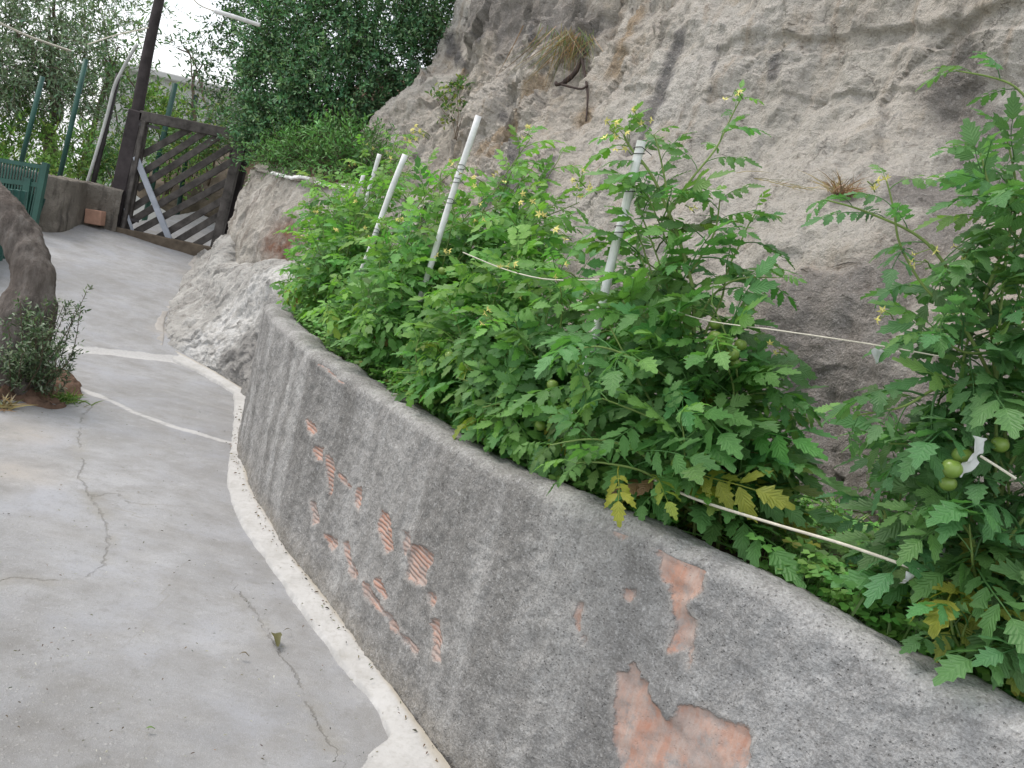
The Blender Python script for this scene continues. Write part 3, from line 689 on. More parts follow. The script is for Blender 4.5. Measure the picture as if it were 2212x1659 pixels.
def build_outcrop():
    base = [(541, 866), (516, 838), (480, 814), (446, 794), (410, 774), (380, 758), (362, 735), (358, 700), (378, 645), (412, 590), (440, 548)]
    g0 = np.array([-1.70, 5.98, 0.0]); g1 = np.array([-1.86, 6.40, 0.0])
    r1 = [g0 + np.array([.06, .06, -.1]), g1] + [gpt(*b, .0) for b in base[1:]]
    r0 = [p - np.array([.0, .0, .15]) for p in r1]
    top = [(628, 668, 6.3), (614, 640, 6.6), (602, 600, 6.9), (596, 580, 7.15), (584, 573, 7.4), (560, 572, 7.7), (530, 578, 8.0), (505, 584, 8.3), (485, 578, 8.6), (482, 560, 8.85), (486, 535, 9.05), (494, 510, 9.25)]
    r3 = [at(*m) for m in top]
    r2 = [a * .5 + b * .5 + np.array([.03, .04, .0]) for a, b in zip(r1, r3)]; r15 = [a * .78 + b * .22 + np.array([.0, .0, 0]) for a, b in zip(r1, r3)]
    r4 = [p + np.array([.35, .4, .02]) for p in r3]; r5 = [p + np.array([.6, .7, -.3]) for p in r3]
    r1 = [p + np.array([.0, .0, .02]) for p in r1]
    P, F = patch([r0, r1, r15, r2, r3, r4, r5], 210, 320, .02, 101, .0, .06)
    cc = at(520, 760, 6.9); pl = smooth(.75, .25, np.linalg.norm((P - cc) * np.array([1, .8, .9]), axis=1)) + smooth(.5, .1, np.linalg.norm((P - np.array([-1.8, 6.3, .45])) * np.array([1, 1, .5]), axis=1))
    mb = MB(); wl = np.array([at(625, 578, 6.95), at(585, 590, 7.15), at(530, 650, 7.3), at(470, 720, 7.4), at(430, 765, 7.3)]); wh = np.zeros(len(P))
    for A, B in zip(wl[:-1], wl[1:]):
        e = B - A; t_ = np.clip(((P - A) @ e) / (e @ e), 0, 1); wh = np.maximum(wh, smooth(.42, .12, np.linalg.norm(P - A - t_[:, None] * e, axis=1) * (1 + .5 * fbm(P, 4, 3, 6))))
    mb.add(P, F, brown=(np.clip(pl, 0, 1) * (1 - .8 * wh))[:, None], white=wh[:, None]); o = mb.build('rock_outcrop', rock_mat('pale_rock', (.34, .325, .30), (.46, .445, .415), (.56, .545, .51), (.21, .197, .178), (.27, .26, .245)))
    tag(o, 'whitish rough rock outcrop at the corner between the roughcast wall and the ramp', 'rock')
build_outcrop()
def build_stone_wall():
    top = [(566, 362, 9.75), (548, 366, 9.5), (582, 374, 9.2), (620, 384, 8.9), (680, 395, 8.5), (740, 408, 8.1), (830, 420, 7.7), (920, 440, 7.3)]
    bot = [(492, 560, 9.75), (478, 565, 9.45), (496, 600, 9.05), (520, 640, 8.6), (580, 660, 8.2), (640, 690, 7.8), (740, 730, 7.4), (840, 760, 7.0)]
    rt = [at(*p) for p in top]; rb_ = [at(*p) for p in bot]
    rm = [(a * .5 + b * .5) + np.array([-.03, -.05, 0]) for a, b in zip(rt, rb_)]
    rk = [p + np.array([.22, .18, .03]) for p in rt]; rk2 = [p + np.array([.25, .22, -.5]) for p in rt]
    P, F = patch([rb_, rm, [a * .96 + b * .04 for a, b in zip(rt, rb_)], rt, rk, rk2], 170, 300, .022, 131, .0, .045)
    c = at(620, 530, 8.4); br = smooth(.45, .15, np.linalg.norm((P - c) * np.array([1, .6, 1.3]), axis=1)) 
    mb = MB(); mb.add(P, F, brown=br[:, None])
    o = mb.build('stone_wall', rock_mat('rubble_plaster', (.32, .29, .25), (.44, .41, .36), (.54, .50, .45), (.23, .2, .17), (.17, .09, .06)))
    tag(o, 'old stone terrace wall right of the gate with a white rim on top', 'wall')
    rim = [at(X, Y - 3, d - .04) for X, Y, d in [(590, 378, 9.05), (620, 384, 8.88), (650, 388, 8.7), (680, 396, 8.48), (720, 404, 8.2), (760, 412, 8.0)]]
    rim = cr(rim, 60) + .02 * np.stack([fbm(cr(rim, 60), 6, 3, 7), 0 * np.arange(60), fbm(cr(rim, 60), 5, 3, 8)], 1)
    m2 = MB(); m2.tube(rim, .017, 7); m2.build('rim', simple_mat('white_rim', (.8, .79, .77), .8), o)
build_stone_wall()

# upper terrace and the hillside the bushes grow on
def build_terrace():
    c = [[at(530, 372, 9.8), at(640, 392, 9.0), at(760, 412, 8.3), at(920, 440, 7.6)],
         [np.array([-3.2, 10.4, 1.95]), np.array([-2.6, 9.9, 2.1]), np.array([-2.0, 9.4, 2.15]), np.array([-1.0, 8.7, 2.1])],
         [np.array([-3.2, 11.5, 2.5]), np.array([-2.4, 11.0, 2.8]), np.array([-1.6, 10.4, 3.1]), np.array([-.4, 9.6, 3.3])],
         [np.array([-3.4, 14, 3.4]), np.array([-2.0, 13.6, 4.0]), np.array([-.8, 12.4, 4.6]), np.array([.8, 11.4, 5.0])]]
    P, F = patch(c, 80, 80, .06, 161)
    mb = MB(); mb.add(P, F); tag(mb.build('hillside', simple_mat('reddish_earth', (.16, .105, .075), .95, .4, 5, bump=.9, bsc=30)), kind='structure')
    c = [[np.array([-3.75, 11.5, .3]), np.array([-4.3, 12.6, .5]), np.array([-5.6, 14, .8]), np.array([-7.6, 16, 1.0])],
         [np.array([-3.8, 11.5, 1.1]), np.array([-4.5, 12.8, 1.35]), np.array([-5.4, 14.3, 1.5]), np.array([-7.2, 16.3, 1.6])],
         [np.array([-3.1, 11.2, 2.4]), np.array([-3.2, 13, 2.8]), np.array([-3.3, 15, 3.4]), np.array([-4.2, 17, 3.6])]]
    P, F = patch(c, 60, 60, .06, 171)
    mb = MB(); mb.add(P, F); tag(mb.build('bank', simple_mat('brown_bank', (.10, .08, .06), .95, .4, 4, bump=.9, bsc=20)), kind='structure')
build_terrace()
g = MB(); g.add([(-600, -600, -5), (600, -600, -5), (600, 600, -5), (-600, 600, -5)], np.array([[0, 1, 2, 3]]))
tag(g.build('ground', simple_mat('hazy_valley_ground', (.38, .40, .36), .95, .15, .05)), kind='structure')  # distant haze over the valley is put into this pale ground colour

# ------------------------------------------------------------------ gate, posts, parapet, railing, building
M_GATE = simple_mat('weathered_dark_wood', (.085, .076, .069), .85, .5, 9, bump=.8, bsc=50)
M_POST = simple_mat('dark_post_wood', (.05, .042, .042), .85, .4, 6, bump=.7, bsc=40)
M_GREYWOOD = simple_mat('grey_painted_board', (.36, .38, .42), .7, .15, 10)
M_SILL = simple_mat('worn_timber', (.12, .095, .07), .9, .35, 8, bump=.8, bsc=40)
M_GREEN = simple_mat('green_painted_metal', (.024, .082, .062), .5, .25, 6, spec=.4)
M_DKGREEN = simple_mat('dark_green_metal', (.025, .06, .05), .6, .25, 6)
M_IRON = simple_mat('rusty_iron', (.06, .055, .055), .7, .3, 8)
M_PIPE = simple_mat('pale_pipe', (.45, .45, .43), .6, .2, 5)
def build_gate():
    Y = 11.0; A = lambda x, y, dy=0: at(x, y, Y + dy)
    root = tag(empty('wooden_gate', A(352, 530)), 'dark wooden gate of diagonal slats closing the top of the ramp', 'gate')
    L = tuple(root.location)
    def part(name, mb, m, par=root): 
        o = mb.build(name, m, par, smooth_=False, loc=L); o.location = (0, 0, 0); return o
    fw = (0, -1, 0)
    part('rail', MB().bar(A(303, 250), A(535, 297), .125, .07, fw, bev=.008), M_GATE)
    part('stile', MB().bar(A(311, 262), A(268, 508), .115, .06, fw, bev=.008), M_GATE)
    part('stile', MB().bar(A(521, 300), A(464, 540), .115, .07, fw, bev=.008), M_GATE)
    for a, b in (((308, 334), (412, 277)), ((302, 377), (446, 283)), ((296, 408), (480, 290)), ((286, 449), (516, 306)), ((276, 482), (514, 341)),
                 ((272, 513), (504, 385)), ((318, 527), (494, 425)), ((362, 533), (486, 458)), ((404, 540), (476, 497))):
        part('slat', MB().bar(A(*a, .045), A(*b, .045), .082, .022, fw, bev=.004), M_GATE)
    part('brace', MB().bar(A(293, 338, -.06), A(366, 517, -.06), .075, .025, fw, bev=.004), M_GREYWOOD)
    part('brace', MB().bar(A(270, 450, -.05), A(294, 521, -.05), .035, .022, fw, bev=.004), M_GREYWOOD)
    part('hinge', MB().bar(A(300, 268, -.05), A(345, 277, -.05), .035, .008, fw), M_IRON)
    part('hinge', MB().bar(A(262, 470, -.045), A(300, 478, -.045), .035, .008, fw), M_IRON)
    sill = MB().bar(at(247, 503, 10.93), at(462, 549, 10.93), .16, .14, fw, bev=.012).build('timber_sill', M_SILL, smooth_=False)
    tag(sill, 'worn brown timber sill lying under the wooden gate', 'sill')
    post = tag(empty('gate_post', at(243, 508, 11.05)), 'tall dark gate post running up out of the picture', 'post'); L2 = tuple(post.location)
    o = MB().bar(at(240, 512, 11.05), at(300, 240, 11.05), .19, .17, fw, bev=.015).build('post', M_POST, post, False, loc=L2); o.location = (0, 0, 0)
    P = np.array([at(286, 300, 11.1), at(318, 120, 11.1), at(345, -5, 11.1), at(385, -190, 11.1)])
    o = MB().tube(cr(P, 14), np.linspace(.075, .05, 14), 10).build('pole', M_POST, post, True, loc=L2); o.location = (0, 0, 0)
    o = MB().bar(at(262, 515, 10.93), at(313, 262, 10.93), .045, .06, fw, bev=.006).build('jamb', M_GATE, post, False, loc=L2); o.location = (0, 0, 0)
    tag(MB().bar(at(512, 300, 11.35), at(500, 360, 11.35), .09, .09, fw, bev=.01).bar(at(540, 298, 11.2), at(478, 550, 11.2), .09, .09, fw, bev=.01).build('latch_post', M_POST, None, False), 'short dark post behind the gate beside the stone wall', 'post')
build_gate()
def parapet():
    a, b, c = at_g(70, 493), at_g(182, 485), at_g(250, 500)
    a2 = a + np.array([-2.2, .35, 0])
    n = 140; base = np.vstack([cr(np.array([a2[:2], a[:2], b[:2], c[:2]]), n)])
    tz = at(170, 392, b[1])[2]
    rows = []
    T = np.gradient(base, axis=0); T /= np.linalg.norm(T, axis=1, keepdims=True); N = np.stack([-T[:, 1], T[:, 0]], 1)
    for f in np.linspace(0, 1, 24): rows.append(np.c_[base, ground_z(base[:, 0], base[:, 1]) * (1 - f) - .1 * (1 - f) + tz * f])
    for f in (.1, .5, .9, 1): rows.append(np.c_[base + N * .22 * f, np.full(n, tz + .015)])
    rows.append(np.c_[base + N * .24, np.full(n, -3.)])
    G = np.array(rows); P = G.reshape(-1, 3); P = P + .012 * np.stack([fbm(P, 6, 4, 3), fbm(P, 6, 4, 4), fbm(P, 6, 4, 5)], 1)
    mb = MB(); mb.add(P, gridF(len(rows), n))
    tag(mb.build('parapet_wall', rock_mat('brown_roughcast', (.17, .15, .125), (.25, .225, .19), (.3, .27, .23), (.09, .08, .07))), 'low brown roughcast parapet wall left of the gate post', 'wall')
    return a, b, c, tz
PA, PB, PC, PTZ = parapet()
bk = at_g(213, 488)
br = MB().box(bk + np.array([0, -.12, .10]), (.2, .13, .175), np.array(Matrix.Rotation(radians(-4), 3, 'Y')), bev=.008)
tag(br.build('hollow_brick', simple_mat('terracotta', (.42, .25, .18), .9, .2, 12, bump=.5), None, False), 'single orange terracotta brick on the ground against the parapet', 'brick')
# fence posts standing on the parapet
for (a, b, dep, r, m, lab) in (((44, 358), (92, 165), PB[1] + .1, .03, M_GREEN, 'green metal fence post furthest from the gate, above the railing'),
                               ((126, 395), (186, 128), PB[1] + .1, .03, M_GREEN, 'tall green fence post on the middle of the parapet wall'),
                               ((201, 396), (256, 160), PC[1] + .1, .032, M_IRON, 'dark iron fence post on the parapet beside the bent pipe'),
                               ((328, 405), (379, 180), 13.5, .04, M_GREEN, 'green fence post seen above the middle of the gate'),
                               ((402, 345), (424, 205), 13.8, .035, M_DKGREEN, 'dark fence post seen above the latch side of the gate')):
    p, q = at(*a, dep), at(*b, dep); z0 = min(p[2], PTZ - .02) if dep < 13 else 0.6
    p2 = p + (q - p) * ((z0 - p[2]) / (q[2] - p[2]))
    o = MB().tube(np.array([p2, (p2 + q) / 2, q]), r, 10).build('fence_post', m); tag(o, lab, 'fence post', 'fence posts on the parapet')
pp = [at(x, y, PC[1] + .05) for x, y in ((188, 395), (208, 330), (231, 250), (246, 190), (262, 155), (284, 115), (297, 96))]
o = MB().tube(cr(np.array(pp), 40), .02, 8).build('bent_pipe', M_PIPE); tag(o, 'thin pale bent pipe leaning from the parapet towards the gate post', 'pipe')
# wires strung along the fence
for pts, r, lab, nm in (([(-60, 20, 9.), (43, 70, 9.5), (100, 92, 10), (153, 110, 10.5)], .012, 'thin pale cable sagging through the tree at upper left', 'cable'),
                        ([(190, 96, 10.6), (250, 76, 11), (322, 60, 11.05)], .008, 'faint grey wire from the tree to the tall gate post', 'wire'),
                        ([(395, -40, 8.2), (425, 6, 8.3), (463, 24, 8.4)], .006, 'thin white line entering from the top edge', 'wire'),
                        ([(463, 24, 8.4), (505, 36, 8.5), (560, 54, 8.7)], .022, 'thick white rod sticking out of the dense dark bush', 'rod')):
    tag(MB().tube(cr(np.array([at(*p) for p in pts]), 20), r, 6).build(nm, M_TWINE if r < .015 else M_STAKE), lab, nm)
def railing():
    Y0 = PA[1] - .25; A = lambda x, y, d=0: at(x, y, Y0 + d); fw = (0, -1, 0)
    root = tag(empty('green_railing', A(60, 480)), 'green metal railing with thin upright bars at the left edge', 'railing'); L = tuple(root.location)
    def part(n, mb, m=M_GREEN): o = mb.build(n, m, root, False, loc=L); o.location = (0, 0, 0); return o
    part('rail', MB().bar(A(-120, 327), A(104, 363), .04, .03, fw)); part('rail', MB().bar(A(-120, 375), A(96, 401), .05, .03, fw)); part('rail', MB().bar(A(-120, 470), A(80, 490), .05, .03, fw))
    mb = MB()
    for k in range(34):
        f = k / 33; mb.bar(A(-115 + 217 * f, 322 + 36 * f), A(-130 + 204 * f, 478 + 12 * f), .016, .016, fw)
    part('bars', mb)
    part('post', MB().bar(A(100, 352), A(70, 505), .06, .06, fw)); part('post', MB().bar(A(62, 385), A(46, 500), .075, .06, fw))
    part('sheet', MB().bar(A(20, 395, .04), A(-10, 480, .04), .85, .01, fw), M_DKGREEN)
railing()
o = MB()
a, b = at(-150, 470, 7.0), at(46, 500, 8.6)
gz = [float(ground_z(p[0], p[1])) for p in (a, b)]
nx = 60; tt = np.linspace(0, 1, nx); basep = a[None] * (1 - tt[:, None]) + b[None] * tt[:, None]; off = .014 * np.sign(np.sin(tt * 70))
dr = (b - a)[:2] / np.linalg.norm((b - a)[:2]); nn = np.array([-dr[1], dr[0]])
rows = [np.c_[basep[:, :2] + nn * off[:, None] + nn * th, np.full(nx, z) if z is not None else np.interp(tt, [0, 1], gz)] for th, z in ((0, None), (0, 1.0), (.03, 1.0), (.03, None))]
o.add(np.array(rows).reshape(-1, 3), gridF(4, nx))
tag(o.build('metal_sheet', simple_mat('teal_sheet', (.02, .085, .07), .55, .2, 3, spec=.4), None, False), 'dark teal corrugated metal sheet behind the leaning trunk', 'sheet')

def building():
    Y = 17.5; p = at(225, 150, Y); q = at(540, 205, Y); L = np.array([(p[0] + q[0]) / 2, Y, 0])
    root = tag(empty('concrete_building', L), 'plain pale grey concrete building beyond the gate', 'building')
    w = q[0] - p[0]; zt = (p[2] + q[2]) / 2
    m = simple_mat('pale_concrete', (.43, .425, .41), .9, .12, 1.2)
    o = MB().box((0, 2.0, (zt - 5) / 2), (w, 4, zt + 5)).build('wall', m, root, False)
    o = MB().box((0, 1.95, zt + .06), (w + .16, 4.2, .12), bev=.02).build('coping', m, root, False)
    for k in range(3):
        x = -w * .3 + k * w * .28
        f = MB().box((x, -.012, zt - .95), (.08, .05, 1.3)).build('pilaster', m, root, False)
building()

# ------------------------------------------------------------------ foliage tools
OV = np.array([[0, 0, 0], [.3, .2, .05], [.68, .19, .03], [1, 0, -.06], [.68, -.19, .03], [.3, -.2, .05]]); OF = np.array([[0, 3, 2, 1], [0, 5, 4, 3]])
def inst(mb, V, F, M, pos, tint, mi=0, luv=None):
    k, n = len(pos), len(V)
    VV = np.einsum('kij,nj->kni', M, V) + pos[:, None]
    FF = (F[None] + (np.arange(k) * n)[:, None, None]).reshape(-1, F.shape[1])
    kw = dict(tint=np.repeat(np.c_[tint, np.ones(k)], n, 0))
    if luv is not None: kw['luv'] = np.tile(luv, (k, 1))
    mb.add(VV.reshape(-1, 3), FF, mi, **kw)
def unit(v): return v / (np.linalg.norm(v, axis=-1, keepdims=True) + 1e-9)
def frames(d, up, size):
    x = unit(d); y = unit(np.cross(up, x)); z = np.cross(x, y)
    return np.stack([x, y, z], 2) * np.asarray(size).reshape(-1, 1, 1)
def tints(k, base, var=.2, hue=.12, alt=None, pa=0.0):
    b = np.array(base)[None] * (1 + var * rng.normal(size=(k, 1))) * (1 + hue * rng.normal(size=(k, 3)) * np.array([1, .3, 1]))
    if alt is not None and pa > 0:
        s = rng.random(k) < pa; b[s] = np.array(alt) * (1 + .2 * rng.normal(size=(s.sum(), 1)))
    return np.clip(b, .004, .9)
def sprigs(ml, mt, P0, D, length, nl, leaf, base, var=.22, alt=None, pa=0, width=1.0, tw=.0025, droop=.15, spread=.9):
    k = len(P0); D = unit(D); ln = length * rng.uniform(.6, 1.25, k)
    side = unit(np.cross(D, rng.normal(size=(k, 3)))); s2 = np.cross(D, side)
    bend = rng.normal(size=(k, 3)) * .25; bend[:, 2] -= droop
    V = OV * np.array([1, width, 1])
    tb = tints(k, base, var * .6, .08)
    for j in range(nl):
        f = (j + .6) / nl; p = P0 + D * (ln * f)[:, None] + bend * (ln * f * f)[:, None]
        a = j * 2.4 + rng.uniform(-.4, .4, k)
        o = side * np.cos(a)[:, None] + s2 * np.sin(a)[:, None]
        d = unit(o * spread + D * (.45 + .5 * f) + rng.normal(size=(k, 3)) * .25)
        up = unit(D * .5 + np.array([0, 0, .8]) + rng.normal(size=(k, 3)) * .45)
        t = tb * (1 + var * rng.normal(size=(k, 1)) * .7)
        if alt is not None: s = rng.random(k) < pa; t[s] = np.array(alt) * rng.uniform(.7, 1.2, (s.sum(), 1))
        inst(ml, V, OF, frames(d, up, leaf * rng.uniform(.6, 1.2, k)), p, np.clip(t, .004, .9))
    if mt is not None and tw:
        y = unit(np.cross(D, [0.3, .2, .9])); e = P0 + D * ln[:, None] + bend * ln[:, None]
        Vt = np.stack([P0 - y * tw, P0 + y * tw, e + y * tw * .4, e - y * tw * .4], 1).reshape(-1, 3)
        z = np.cross(D, y)
        Vz = np.stack([P0 - z * tw, P0 + z * tw, e + z * tw * .4, e - z * tw * .4], 1).reshape(-1, 3)
        F = np.arange(4 * k).reshape(k, 4); mt.add(Vt, F); mt.add(Vz, F)
def blob(c, r, n, seed, lo=.55, lump=.28):
    d = unit(rng.normal(size=(n, 3))); f = lo + (1 - lo) * rng.random(n) ** .6
    lum = 1 + lump * fbm(d + np.array([seed, 0, 0]), 2.2, 3, seed)
    return np.asarray(c) + d * np.asarray(r) * (f * lum)[:, None], d
def limb(mb, pts, r0, r1, n=16, wob=.02, sides=9, seed=0):
    P = cr(np.array(pts, float), n); P = P + wob * np.stack([fbm(P, 3, 2, seed), fbm(P, 3, 2, seed + 1), fbm(P, 3, 2, seed + 2)], 1)
    mb.tube(P, np.linspace(r0, r1, n), sides); return P

# ------------------------------------------------------------------ big bush over the gate
def big_bush():
    root = tag(empty('evergreen_bush', at(720, 300, 10.4)), 'big dense dark green bush on the slope between gate and cliff', 'bush')
    L = tuple(root.location); ml, mt = MB(), MB()
    for (X, Y, dep, rx, rz, n) in ((665, 110, 10.3, .72, .9, 1400), (800, 60, 10.1, .75, .85, 1100), (590, 200, 10.4, .36, .55, 700), (720, 200, 9.9, .62, .5, 900), (620, -30, 10.6, .6, .7, 700),
                                   (850, -40, 10.1, .85, .7, 800), (880, 110, 9.9, .4, .5, 420), (620, 280, 10.1, .5, .38, 520), (760, -130, 10.4, 1.2, .8, 500), (575, 310, 10.2, .2, .22, 200), (550, 60, 10.9, .28, .45, 200), (930, 20, 10.0, .25, .5, 200)):
        c = at(X, Y, dep); p, d = blob(c, (rx, rx * .75, rz), n, int(X) % 97); d = d + np.array([0, -.15, .3])
        sprigs(ml, mt, p, d, .2, 9, .052, (.108, .235, .11), .32, (.26, .40, .2), .2)
    # loose outer sprays against the sky
    e = [at(x, y, 10.5) for x, y in ((480, 90), (470, 60), (465, 140), (490, 150), (500, 40), (510, 10), (490, 220), (450, 120), (510, 270), (500, 200), (530, 300))]
    for c in e:
        p, d = blob(c, (.16, .2, .18), 15, 5, .2); sprigs(ml, mt, p, d + np.array([-.5, 0, .4]), .26, 8, .055, (.06, .13, .06), .3, (.15, .24, .10), .15)
    for k, (x, y) in enumerate(((640, 100), (560, 190), (760, 60), (820, 130), (610, 250), (700, 190))):
        limb(mt, [at(740, 330, 10.7), (at(740, 330, 10.7) + at(x, y, 10.5)) / 2 + np.array([0, .2, -.1]), at(x, y, 10.4)], .05, .012, seed=k)
    for par, mb, m in (('foliage', ml, M_SMALL), ('stem', mt, M_TWIG)):
        o = mb.build(par, m, root, loc=L); o.location = (0, 0, 0)
big_bush()
def bush(name, label, cat, base, clumps, leaf, tint, n_l=8, ln=.2, alt=None, pa=0, width=1.0, stems=True, group=None):
    root = tag(empty(name, base), label, cat, group); L = tuple(root.location); ml, mt = MB(), MB()
    for i, (c, r, n) in enumerate(clumps):
        p, d = blob(c, r, n, i * 7 + 3, .25); sprigs(ml, mt, p, d + np.array([0, 0, .5]), ln, n_l, leaf, tint, .28, alt, pa, width)
        if stems: limb(mt, [base, (np.asarray(base) + c) / 2 + np.array([.03, 0, .02]), c], (.012 + .1 * leaf) * (.3 if ln < .15 else 1), .0015 if ln < .15 else .004, seed=i)
    for par, mb, m in (('foliage', ml, M_SMALL), ('stem', mt, M_TWIG)):
        if mb.n: o = mb.build(par, m, root, loc=L); o.location = (0, 0, 0)
# light feathery bush and weeds on the terrace edge
def C_(X, Y, d, r, n): return (at(X, Y, d), (r, r, r * .8), n)
bush('feathery_shrub', 'bright feathery green shrub on the stone wall beside the gate', 'shrub', at(600, 385, 9.6), [C_(575, 345, 9.4, .16, 60), C_(620, 330, 9.3, .2, 90), C_(660, 350, 9.2, .22, 90), C_(640, 300, 9.6, .15, 50)], .05, (.13, .29, .085), 9, .22, width=.6)
bush('terrace_weed', 'leafy green weed in front of the cliff on the terrace', 'plant', at(735, 385, 8.9), [C_(715, 345, 8.7, .22, 100), C_(760, 320, 8.7, .24, 110), C_(720, 290, 8.9, .15, 60), C_(790, 350, 8.4, .22, 90), C_(660, 340, 9.0, .2, 80)], .06, (.12, .27, .08), 8, .22, width=.7)
bush('cliff_plant', 'small green plant growing on the cliff left of the tall stake', 'plant', cliff_hit(985, 300), [C_(990, 200, cliff_hit(985, 250)[1] - .1, .07, 14), C_(975, 240, cliff_hit(985, 250)[1] - .1, .06, 12), C_(985, 175, cliff_hit(985, 250)[1] - .1, .05, 8), C_(940, 215, cliff_hit(985, 250)[1] - .1, .05, 7)], .05, (.11, .22, .06), 5, .12, (.3, .36, .08), .25, 1.2)

# ------------------------------------------------------------------ trees and shrubs beyond the parapet
def tree(label, base, trunk_pts, r0, clumps, leaf, tint, n_l, ln, alt=None, pa=0, group='trees beyond the parapet', width=.7):
    root = tag(empty('tree', base), label, 'tree', group); L = tuple(root.location); mt, ml, mw = MB(), MB(), MB()
    P = limb(mt, trunk_pts, r0, r0 * .55, 24, .05, 12, 3)
    for i, (c, r, n) in enumerate(clumps):
        p, d = blob(c, r, n, i * 5 + 2, .3, .35); sprigs(ml, mw, p, d + np.array([0, 0, .1]), ln, n_l, leaf, tint, .3, alt, pa, width, .004, .3)
        limb(mt, [P[-1 - i % 4], (P[-1] + c) / 2 + np.array([0, 0, .08]), c], r0 * .3, .012, 12, .05, 6, i)
    mt.V += mw.V; mt.F += [f + mt.n for f in mw.F]; mt.mi += mw.mi; mt.n += mw.n
    o = mt.build('trunk', M_BARK, root, loc=L); o.location = (0, 0, 0)
    o = ml.build('crown', M_SMALL, root, loc=L); o.location = (0, 0, 0)
def D_(X, Y, d, rx, rz, n): return (at(X, Y, d), (rx, rx, rz), n)
tree('grey green olive tree with a thick crown at the upper left corner', at(112, 420, 13.6), [at(108, 460, 13.6), at(110, 340, 13.6), at(118, 250, 13.6), at(110, 190, 13.6)], .13,
     [D_(20, 60, 12.6, 1.0, .7, 340), D_(100, 20, 13, .65, .6, 210), D_(40, 150, 12.8, .8, .35, 200), D_(130, 130, 13.2, .45, .3, 80), D_(-60, 120, 12.5, .9, .8, 350), D_(120, -90, 13, 1.4, .7, 380), D_(30, 210, 13, .5, .25, 130), D_(165, 200, 13.4, .45, .25, 100)],
     .085, (.19, .28, .175), 10, .34, (.32, .40, .27), .3)
tree('slender sparse tree with loose leaves left of the tall gate post', at(200, 420, 14.5), [at(192, 460, 14.6), at(185, 360, 14.6), at(205, 260, 14.6), at(235, 160, 14.6)], .06,
     [D_(225, 50, 14.3, .45, .4, 50), D_(260, 100, 14.3, .4, .3, 40), D_(230, 170, 14.4, .6, .35, 90), D_(285, 190, 14.6, .4, .3, 60), D_(200, 110, 14.3, .4, .5, 70), D_(250, 300, 14.8, .5, .5, 70), D_(215, 350, 14.4, .4, .3, 60)],
     .10, (.14, .25, .115), 8, .36, (.24, .34, .15), .25)
tree('thin young tree between the gate post and the dark bush', at(415, 330, 13.6), [at(412, 380, 13.8), at(414, 300, 13.8), at(420, 220, 13.8), at(425, 150, 13.8)], .035,
     [D_(405, 105, 13.6, .2, .12, 14), D_(440, 150, 13.6, .16, .16, 14), D_(445, 225, 13.5, .2, .2, 22), D_(385, 95, 13.6, .14, .08, 7), D_(450, 290, 13.2, .3, .25, 50)],
     .085, (.075, .16, .06), 7, .3, (.2, .26, .1), .2)
for lab, cl, base in (('bright yellow green shrub behind the railing at left', [D_(20, 270, 13, .5, .5, 120), D_(55, 320, 12.8, .5, .35, 130), D_(-20, 330, 12.6, .5, .4, 100)], (30, 420, 13)),
                      ('low bright shrub behind the parapet between the fence posts', [D_(160, 350, 12.6, .32, .3, 70), D_(190, 330, 12.8, .25, .3, 55), D_(150, 385, 12.4, .3, .15, 50)], (170, 420, 12.6)),
                      ('low green shrub behind the parapet beside the gate post', [D_(235, 365, 12.4, .26, .22, 60), D_(270, 330, 12.8, .22, .35, 50)], (240, 420, 12.5)),
                      ('yellow green leafy shrub seen over the top rail of the gate', [D_(330, 235, 14.2, .3, .13, 70), D_(375, 235, 14.2, .22, .13, 45), D_(340, 300, 14, .35, .3, 90), D_(395, 330, 13.9, .35, .4, 110)], (360, 430, 14)),
                      ('dull green shrub behind the latch side of the gate', [D_(430, 330, 13, .25, .2, 70), D_(475, 270, 12.8, .15, .2, 40)], (450, 400, 13))):
    bush('shrub', lab, 'shrub', at(*base), cl, .095, (.2, .36, .085) if 'right' in lab or 'yellow' in lab else (.12, .24, .08), 8, .3, (.3, .38, .09), .15, .8, group='shrubs beyond the parapet')

